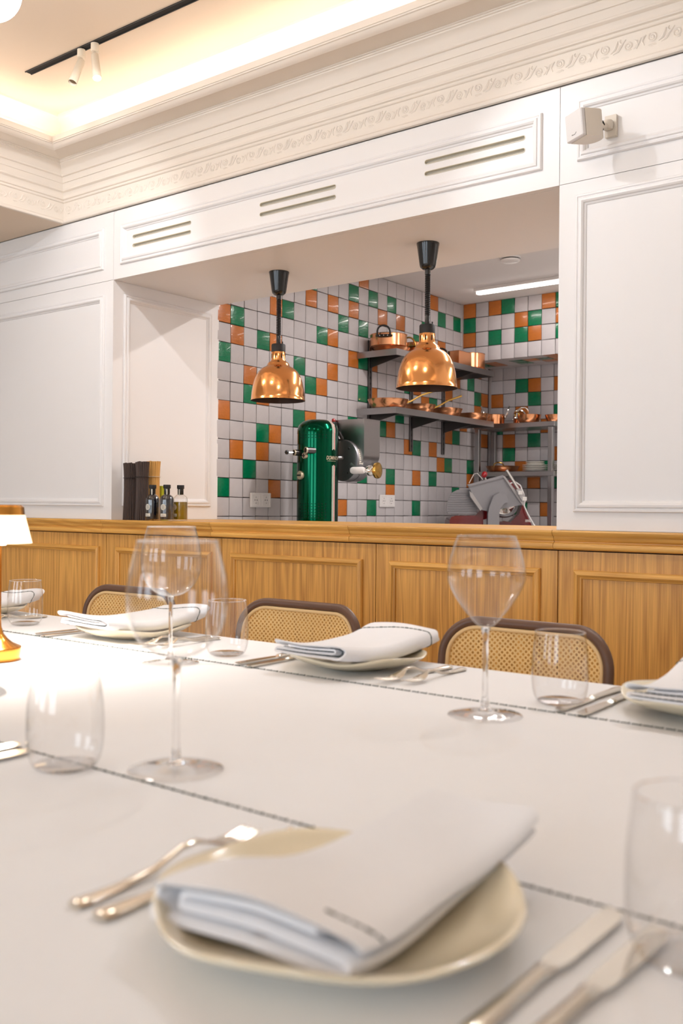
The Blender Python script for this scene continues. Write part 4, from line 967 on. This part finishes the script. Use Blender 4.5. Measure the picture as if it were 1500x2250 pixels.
bottle(396.5, 3.125, 'bottle of yellow olive oil at the right of the three', 'oil', fd - 1.0)
p = onY(353, 1100, 3.235); bx = thing('lime_carton', 'lime green carton standing behind the bottles', 'carton', (p.x, p.y, ZW), .15)
MB().box(-.028, .028, -.028, .028, .0005, .165, .0015).build('carton', 'lime_box', bx)
MB().box(-.0275, .0275, -.0275, .0275, .1652, .167, .0006).build('carton_flap', 'lime_box', bx)

# ------------------------------------------------------------------ table and cloth
TX0, TX1, TY0, TY1 = -3.35, .70, .27, 1.650
tb = thing('dining_table', 'long dining table hidden under the white cloth', 'table', ((TX0 + TX1) / 2, (TY0 + TY1) / 2, 0))
hx, hy = (TX1 - TX0) / 2 - .004, (TY1 - TY0) / 2 - .004
MB().box(-hx, hx, -hy, hy, T - .038, T - .004, .003).build('table_top', 'oak_h', tb)
for x in (-hx + .12, 0, hx - .12):
    for y in (-hy + .14, hy - .14): MB().loft([[(x + a * s_, y + b * s_, z) for a, b in ((-1, -1), (1, -1), (1, 1), (-1, 1))] for z, s_ in ((0, .024), (T - .039, .036))]).build('leg', 'oak_v', tb)
cl_ = thing('tablecloth', 'long white tablecloth with dark green stitched lines', 'tablecloth', ((TX0 + TX1) / 2, (TY0 + TY1) / 2, T))
hx, hy = (TX1 - TX0) / 2, (TY1 - TY0) / 2
per = []; NX, NY, CR = 90, 34, .012
def edge_loop():
    P = []
    for i in range(NX): P.append((-hx + 2 * hx * i / NX, -hy))
    for i in range(NY): P.append((hx, -hy + 2 * hy * i / NY))
    for i in range(NX): P.append((hx - 2 * hx * i / NX, hy))
    for i in range(NY): P.append((-hx, hy - 2 * hy * i / NY))
    return P
P = edge_loop(); n = len(P); m = MB(); rows = []
def nrm(x, y):
    v = Vector((0, 0, 0))
    if abs(abs(x) - hx) < 1e-6: v.x = math.copysign(1, x)
    if abs(abs(y) - hy) < 1e-6: v.y = math.copysign(1, y)
    return v.normalized()
for (off, dz, wv) in ((-.006, 0, 0), (-.001, -.0015, 0), (.0015, -.006, 0), (.002, -.03, 0), (.006, -.10, .5), (.012, -.17, .9), (.016, -.24, 1)):
    row = []
    for i, (x, y) in enumerate(P):
        d = nrm(x, y); k = off + wv * .010 * (1 + math.sin(i * 1.15 + math.sin(i * .31) * 2)); row.append((x + d.x * k, y + d.y * k, dz))
    rows.append(row)
vs = [q for rw in rows for q in rw]; fs = [tuple(range(n))]
for a in range(len(rows) - 1):
    for i in range(n): j = (i + 1) % n; fs.append((a * n + i, a * n + j, (a + 1) * n + j, (a + 1) * n + i))
m.add(vs, fs); m.build('cloth', 'cloth', cl_, 40)
def stitch_line(Y, name='stitching'):
    y = Y - (TY0 + TY1) / 2; m = MB(); x = -hx + .01; rd = random.Random(int(Y * 100))
    while x < hx - .02:
        L = rd.uniform(.0105, .0125); dy = rd.uniform(-.0006, .0006)
        m.tube([(x, y + dy, .0006), (x + L * .5, y - dy, .0010), (x + L, y + dy, .0006)], .0008, 4)
        m.lathe([(0, -.0012), (.0014, -.0007), (.0019, 0), (.0014, .0008), (0, .0012)], 6, (x + L + .0015, y, .0009), (1, 0, 0)); x += .0165
    o = m.build(name, 'thread', cl_, 60); o['kind'] = 'stuff'
stitch_line(1.362); stitch_line(.722)

# ------------------------------------------------------------------ cane chairs
def rrect(hw, z0, z1, rad, n=8, r2=None):
    r2 = rad if r2 is None else r2
    return arc((hw - rad, z1 - rad), rad, 0, PI / 2, n) + arc((-hw + rad, z1 - rad), rad, PI / 2, PI, n) + arc((-hw + r2, z0 + r2), r2, PI, 3 * PI / 2, n) + arc((hw - r2, z0 + r2), r2, 3 * PI / 2, 2 * PI, n)
def in_rrect(x, z, hw, z0, z1, rad, r2):
    if abs(x) > hw or z < z0 or z > z1: return False
    r_ = rad if z > (z0 + z1) / 2 else r2; cz = z1 - rad if z > (z0 + z1) / 2 else z0 + r2
    dx = abs(x) - (hw - r_); dz = (z - cz) if z > (z0 + z1) / 2 else (cz - z)
    return not (dx > 0 and dz > 0 and dx * dx + dz * dz > r_ * r_)
def cane(inside, x0, x1, z0, z1, fn, P=.0140, hr=.0033):
    m = MB(); h = P / 2; vs = {}; V = []; F = []
    def vid(a, b):
        k = (round(a, 6), round(b, 6))
        if k not in vs: vs[k] = len(V); V.append(fn(a, b))
        return vs[k]
    nx = int((x1 - x0) / h); nz = int((z1 - z0) / h)
    for i in range(nx + 1):
        for j in range(nz + 1):
            if (i + j) % 2: continue
            x, z = x0 + i * h, z0 + j * h
            if not inside(x, z): continue
            out = [(x + h, z), (x + h / 2, z + h / 2), (x, z + h), (x - h / 2, z + h / 2), (x - h, z), (x - h / 2, z - h / 2), (x, z - h), (x + h / 2, z - h / 2)]
            O_ = [vid(*q) for q in out]; base = len(V)
            for k in range(8): a = k * PI / 4; V.append(fn(x + hr * math.cos(a), z + hr * math.sin(a)))
            for k in range(8): F.append((O_[k], O_[(k + 1) % 8], base + (k + 1) % 8, base + k))
    m.add(V, F); return m
def make_chair(label):
    t = thing('cane_chair', label, 'chair', (0, 0, 0), 0, group='cane-backed chairs along the far side of the table')
    HW, Z0, Z1, R1, R2 = .229, .475, .790, .088, .05
    def bend(x, z, d=0): return (x, .205 - (x / .229) ** 2 * .028 + (z - .475) * .12 + d, z)
    path = [bend(x, z) for x, z in rrect(HW - .011, Z0, Z1 - .011, R1, 10, R2)]
    m = MB(); m.tube(path, .0125, 10, closed=True); m.build('back_frame', 'chair_frame', t, 60)
    path = [bend(x, z, -.006) for x, z in rrect(HW - .026, Z0 + .014, Z1 - .026, R1 - .014, 10, R2 - .012)]
    MB().tube(path, .0055, 8, closed=True).build('inner_bead', 'cane_bead', t, 60)
    cane(lambda x, z: in_rrect(x, z, HW - .026, Z0 + .014, Z1 - .026, R1 - .014, R2 - .012), -.2235, .2235, .4775, .785, lambda a, b: bend(a, b, -.004)).build('cane_back', 'cane', t, 0)
    zs_ = .452
    seat = [(x, y - .005, zs_) for x, y in rrect(.225, -.215, .205, .07, 8)]
    MB().tube(seat, .014, 10, closed=True).build('seat_frame', 'chair_frame', t, 60)
    cane(lambda x, y: in_rrect(x, y, .214, -.20, .19, .06, .06), -.21, .21, -.20, .19, lambda a, b: (a, b - .005, zs_ + .008), P=.021, hr=.005).build('cane_seat', 'cane', t, 0)
    for s_ in (-1, 1):
        MB().tube([(s_ * .19, .185, 0), (s_ * .195, .180, .25), (s_ * .200, .180, .452), (s_ * .200, .183, .56)], [.011, .013, .014, .011], 10).build('leg', 'chair_frame', t, 60)
        MB().tube([(s_ * .195, -.195, 0), (s_ * .20, -.19, .445)], [.010, .014], 10).build('leg', 'chair_frame', t, 60)
        MB().tube([(s_ * .197, -.19, .20), (s_ * .194, .18, .20)], .008, 8).build('stretcher', 'chair_frame', t, 60)
    return t
CY = 2.1 - .215
ch = make_chair('cane-backed chair in front of the right oak cabinet door'); ch.location = (-1.067, CY, 0)
dup(ch, (-1.773, CY, 0), .0, 'cane-backed chair in the middle, behind the white napkin')
dup(ch, (-2.500, CY, 0), .0, 'cane-backed chair farthest left, behind the two wine glasses')

# ------------------------------------------------------------------ place settings
def wavy(t, r_, h):
    k = max(0, min(1, (r_ - .085) / .05)); return r_ * (1 + .009 * k * math.sin(5 * t + .6)), h + k * (.0028 * math.sin(5 * t) + .0024 * math.sin(3 * t + 1))
def make_plate(label):
    m = MB().lathe([(0, .004), (.052, .004), (.054, .0005), (.060, .0005), (.064, .004), (.090, .008), (.115, .0155), (.130, .0235), (.1345, .0265), (.1350, .0290), (.1325, .0300), (.1270, .0270), (.112, .0200), (.088, .0122), (.062, .0090), (0, .0085)], 72, wave=wavy)
    o = m.build('place_plate', 'porcelain', None, 60); return tag(o, label, 'plate', 'cream plates at the place settings')
def napkin_mesh(seed, y0=-.100, y1=.165, flare=0, tilt=0):
    rd = random.Random(seed); th = .0052
    def seg(a, b, n): return [(a[0] + (b[0] - a[0]) * i / n, a[1] + (b[1] - a[1]) * i / n) for i in range(n)]
    def fold(c, rx_, rz_, a0, a1, n=8): return [(c[0] + rx_ * math.cos(a0 + (a1 - a0) * i / n), c[1] + rz_ * math.sin(a0 + (a1 - a0) * i / n)) for i in range(n)]
    path = seg((.050, .0180), (-.060, .0185), 12) + fold((-.060, .0150), .006, .0035, PI / 2, 3 * PI / 2) + seg((-.060, .0115), (.072, .0110), 14) + fold((.072, .0080), .006, .0030, PI / 2, -PI / 2) + seg((.072, .0050), (-.074, .0040), 14) + fold((-.074, .0145), .016, .0112, 3 * PI / 2, PI / 2, 12) + seg((-.074, .0257), (.066, .0250), 14) + [(.066, .0250), (.074, .0240), (.080, .0215), (.083, .0175)]
    NY_ = 18; V = []; F = []; m = len(path); th2 = th / 2
    nm = []
    for i in range(m):
        a, b = path[max(0, i - 1)], path[min(m - 1, i + 1)]; d = Vector((b[0] - a[0], b[1] - a[1])).normalized(); nm.append((-d.y, d.x))
    ph = rd.uniform(0, 6)
    def place(i, j, s_):
        f = j / NY_; y = y0 + (y1 - y0) * f; x, z = path[i]; t2 = th2 * (.75 if j in (0, NY_) else 1)
        x += nm[i][0] * t2 * s_; z += nm[i][1] * t2 * s_
        lay = z / .026
        if x < 0: k = min(1, f / .38); x *= 1 - flare * k * k * (3 - 2 * k)
        x2 = x * (1 + .05 * math.sin(3 * f + ph)) + .006 * math.sin(5 * f + ph + lay)
        y2 = y + .007 * math.sin(lay * 5 + ph) * (1 if j > NY_ / 2 else -1) * (abs(f - .5) * 2) ** 2
        sag = -.014 * (1 - (2 * f - 1) ** 2) + .0022 * math.sin(9 * f + 30 * x + ph) * lay + .004 * lay * math.sin(14 * x + 4 * f + ph)
        return (x2, y2, z + sag + .0015 + tilt * (f - 1) + (-tilt * .5 * max(0, 1 - f / .3) ** 2 * max(0, -x / .09) if tilt else 0))
    for j in range(NY_ + 1):
        for i in range(m): V.append(place(i, j, 1)); V.append(place(i, j, -1))
    w2 = 2 * m
    for j in range(NY_):
        for i in range(m - 1):
            for s_ in (0, 1): a = j * w2 + 2 * i + s_; F.append((a, a + 2, a + 2 + w2, a + w2))
        for i in (0, m - 1): a = j * w2 + 2 * i; F.append((a, a + 1, a + 1 + w2, a + w2))
    for j in (0, NY_):
        for i in range(m - 1): a = j * w2 + 2 * i; F.append((a, a + 1, a + 3, a + 2))
    def stitch(j, i0, i1): return [Vector(place(i, j, -1 if False else 1)).lerp(Vector(place(i, j, -1)), -0.06) for i in range(i0, i1)]
    return MB().add(V, F), stitch, m, place
def make_napkin(label, loc, rz, seed, y0, y1, ends, flare=0, tilt=0):
    t = thing('napkin', label, 'napkin', loc, rz, group='folded napkins on the plates')
    mb, st, m, place = napkin_mesh(seed, y0, y1, flare, tilt)
    mb.build('cloth', 'napkin_cloth', t, 60)
    for j, i0, i1 in ends:
        for s_ in (1, -1):
            pts = [Vector(place(i, j, s_)) + (Vector(place(i, j, s_)) - Vector(place(i, j, -s_))) * .10 for i in range(max(0, i0 if i0 >= 0 else m + i0), i1 if i1 > 0 else m + i1)]
            k = MB()
            for a in range(0, len(pts) - 1):
                k.tube([pts[a], pts[a].lerp(pts[a + 1], .8)], .0008 if a % 3 else .0012, 5)
            q = k.build('stitching', 'thread', t, 60); q['kind'] = 'stuff'
    return t
def sec(x, y, z, w_, th):   # flat oval section across x
    return [(x + w_ * math.cos(a), y, z + th * math.sin(a)) for a in [2 * PI * i / 8 for i in range(8)]]
def make_fork(label, L=.205):
    t = thing('fork', label, 'fork', (0, 0, 0), 0, group='forks at the place settings')
    zz = lambda f: .0025 + .014 * math.exp(-((f - .60) / .16) ** 2) + (.006 * max(0, f - .80) / .2)
    hd = [(0, .0075, .0028), (.02, .0092, .0036), (.06, .0088, .0034), (.2, .0062, .003), (.4, .0040, .0027), (.55, .0031, .0027), (.64, .0034, .0025), (.68, .006, .0018), (.73, .0105, .0013), (.78, .0120, .0011)]
    MB().loft([sec(0, f * L, zz(f), w_, th) for f, w_, th in hd]).build('handle', 'cutlery', t, 60)
    for k in range(4):
        x = (-1.5 + k) * .0066
        MB().loft([sec(x * (.92 if f < .8 else 1), f * L, zz(f), w_, th) for f, w_, th in ((.765, .0030, .0010), (.80, .0021, .0011), (.90, .0019, .0011), (.985, .0013, .0009), (1, .0006, .0006))]).build('tine', 'cutlery', t, 60)
    return t
def make_knife(label, L=.228):
    t = thing('knife', label, 'knife', (0, 0, 0), 0, group='knives at the place settings')
    MB().loft([sec(x, f * L, z, w_, th) for f, x, z, w_, th in ((0, 0, .004, .0062, .003), (.015, 0, .0042, .0082, .0038), (.06, 0, .0044, .0085, .004), (.25, 0, .0044, .0066, .004), (.42, 0, .0044, .0062, .0042), (.46, 0, .0044, .0075, .0044), (.48, 0, .0044, .0060, .003))]).build('handle', 'cutlery', t, 60)
    V = []; prof_ = [(.478, -.005, .005), (.50, -.007, .008), (.56, -.0085, .0095), (.75, -.0085, .0105), (.90, -.0085, .0105), (.95, -.0080, .0095), (.985, -.0075, .0060), (1.0, -.0065, -.001)]
    n = len(prof_); V = []
    for f, a, b in prof_: V += [(a, f * L, .0052), (b, f * L, .0046), (b, f * L, .0042), (a, f * L, .0032)]
    F = [(0, 1, 2, 3), tuple((n - 1) * 4 + i for i in (3, 2, 1, 0))]
    for i in range(n - 1):
        for k in range(4): F.append((i * 4 + k, i * 4 + (k + 1) % 4, (i + 1) * 4 + (k + 1) % 4, (i + 1) * 4 + k))
    MB().add(V, F).build('blade', 'cutlery', t, 20)
    return t
fork0 = make_fork('x'); knife0 = make_knife('x'); plate0 = make_plate('x'); used = set()
def put(proto, loc, rz, label, sc_=1):
    if proto.name not in used: used.add(proto.name); o = proto; o.location = loc; o.rotation_euler = (0, 0, rz); o['label'] = label
    else: o = dup(proto, loc, rz, label)
    o.scale = (sc_, sc_, sc_); return o
ZT = T + .0006
def setting(cx, cy, rz, who, seed, nap, ends, prz=0, noff=0.0, flare=0, tilt=0):
    M = Matrix.Translation((cx, cy, ZT)) @ Matrix.Rotation(rz, 4, 'Z'); at = lambda x, y: tuple(M @ Vector((x, y, 0)))
    put(plate0, at(0, 0), prz, 'cream wavy-rimmed plate ' + who)
    n_ = make_napkin('folded white napkin lying on the plate ' + who, tuple(M @ Vector((noff, 0, .0345))), rz, seed, nap[0], nap[1], ends, flare, tilt)
    put(fork0, at(-.182, -.098), rz + .02, 'outer silver fork beside the plate ' + who)
    put(fork0, at(-.150, -.100), rz - .02, 'inner silver fork beside the plate ' + who, 1.12)
    put(knife0, at(.148, -.075), rz + .0, 'inner silver knife beside the plate ' + who)
    put(knife0, at(.180, -.085), rz - .03, 'outer silver knife beside the plate ' + who)
setting(-.430, .560, 0, 'nearest the viewer', 3, (-.098, .168), [(2, -6, 0)], .9, noff=-.006, flare=.58, tilt=.0125)
setting(-1.225, .575, 0, 'at the left edge on the near side', 5, (-.098, .168), [(16, 30, 0)], .2)
setting(-1.121, 1.505, PI, 'in front of the middle chair', 8, (-.160, .150), [(2, -32, 0), (17, 10, 44)], 1.7)
setting(-1.775, 1.505, PI, 'in front of the left chair', 11, (-.150, .150), [(2, -32, 0), (17, 10, 44)], 2.5)
setting(-.448, 1.510, PI, 'at the right edge on the far side', 14, (-.150, .150), [(2, -32, 0), (17, 10, 44)], .4)
setting(-2.440, 1.505, PI, 'at the far left end of the table', 17, (-.150, .150), [(2, -32, 0), (17, 10, 44)], 1.1)

# ------------------------------------------------------------------ glasses
def smooth_prof(ctrl, n=6):
    out = []
    for i in range(len(ctrl) - 1):
        p0 = ctrl[max(0, i - 1)]; p1 = ctrl[i]; p2 = ctrl[i + 1]; p3 = ctrl[min(len(ctrl) - 1, i + 2)]
        for k in range(n):
            t = k / n
            out.append(tuple(.5 * (2 * p1[d] + (p2[d] - p0[d]) * t + (2 * p0[d] - 5 * p1[d] + 4 * p2[d] - p3[d]) * t * t + (3 * p1[d] - p0[d] - 3 * p2[d] + p3[d]) * t ** 3) for d in (0, 1)))
    return out + [ctrl[-1]]
def wine_glass(loc, label, kind):
    t = thing('wine_glass', label, 'wine glass', loc, 0, group='stemmed wine glasses')
    MB().lathe([(.0545, .0004), (.0555, .0009), (.0545, .0016), (.040, .0028), (.020, .0048), (.0105, .0080)], 48).build('foot', 'glass_foot', t, 60)
    MB().lathe([(0, .0060), (.0102, .0078), (.0075, .011), (.0058, .015), (.0042, .030), (.0038, .070), (.0040, .110), (.0052, .124), (.0070, .1305), (.0050, .1325), (0, .1330)], 48).build('stem', 'glass_solid', t, 60)
    c = [(.0055, .1315), (.0150, .1370), (.0330, .1580), (.0500, .1840), (.0585, .2055), (.0570, .2250), (.0500, .2500), (.0435, .2680)] if kind == 'cut' else [(.0055, .1315), (.0260, .1370), (.0450, .1530), (.0560, .1760), (.0592, .2020), (.0575, .2240), (.0520, .2480), (.0470, .2680)]
    MB().lathe(smooth_prof(c, 5), 64).build('bowl', 'glass_bowl', t, 60)
    MB().lathe([(c[-1][0] + .0006, .2676), (c[-1][0] + .0007, .2684), (c[-1][0], .2688), (c[-1][0] - .0007, .2684), (c[-1][0] - .0006, .2676)], 64).build('rim', 'glass_solid', t, 60)
def tumbler(loc, label):
    t = thing('tumbler', label, 'glass', loc, 0, group='stemless water tumblers')
    MB().lathe(smooth_prof([(.0300, .0008), (.0370, .0060), (.0425, .0200), (.0445, .0420), (.0440, .0700), (.0415, .0950), (.0390, .1140)], 5), 56).build('bowl', 'glass_bowl', t, 60)
    MB().lathe([(0, .0003), (.0290, .0003), (.0320, .0020), (.0350, .0060), (.0280, .0075), (0, .0070)], 48).build('thick_base', 'glass_foot', t, 60)
    MB().lathe([(.0395, .1137), (.0396, .1143), (.0390, .1147), (.0384, .1143), (.0385, .1137)], 56).build('rim', 'glass_solid', t, 60)
def tz(u, v): p = onZ(u, v, ZT); return (p.x, p.y, ZT)
wine_glass(tz(1065, 1572), 'angular stemmed wine glass standing before the right chair', 'cut')
wine_glass(tz(386, 1692), 'largest-looking round wine glass, nearest at the left', 'round')
wine_glass(tz(374, 1457), 'round wine glass seen behind the nearest one', 'round')
tumbler(tz(143, 1688), 'water tumbler nearest at the left edge, on the stitched line')
tumbler(tz(1229, 1546), 'water tumbler in front of the right cane chair')
tumbler(tz(55, 1373), 'water tumbler at the far left of the table')
tumbler(tz(498, 1440), 'water tumbler behind the big wine glass, before the middle chair')
tumbler((-.212, .672, ZT), 'water tumbler cut by the right edge beside the near knives')

# ------------------------------------------------------------------ cordless table lamp
lp = onZ(-6, 1450, ZT); tl = thing('table_lamp', 'small gold table lamp with a glowing ribbed shade at the left edge', 'lamp', lp)
MB().lathe([(0, .0003), (.0425, .0003), (.0435, .002), (.0460, .024), (.0455, .0265), (.0430, .028), (.030, .034), (.020, .042), (.012, .052), (.0075, .066), (.0065, .08), (.0065, .24), (0, .24)], 48).build('base_and_stem', 'lamp_gold', tl, 40)
MB().lathe([(.0640, .2320), (.0500, .2880), (.0485, .2880), (.0625, .2320)] + [(.0640, .2320)], 72, wave=lambda t, r_, h: (r_ * (1 + .012 * math.cos(36 * t)), h)).build('shade', 'shade_glow', tl, 60)
MB().lathe([(0, .308), (.044, .308), (.0485, .304), (.0500, .2885), (.0470, .2882), (0, .2882)], 48).build('cap', 'lamp_gold', tl, 40)
MB().lathe([(0, .2281), (.015, .2281), (.015, .236), (0, .236)], 20).build('led_disc', 'lens_glow', tl)
lamp('table_lamp_glow', 'AREA', (lp.x, lp.y, ZT + .226), 4.0, (1, .92, .82), (lp.x, lp.y, 0), shape='DISK', size=.09, spread=math.radians(150))
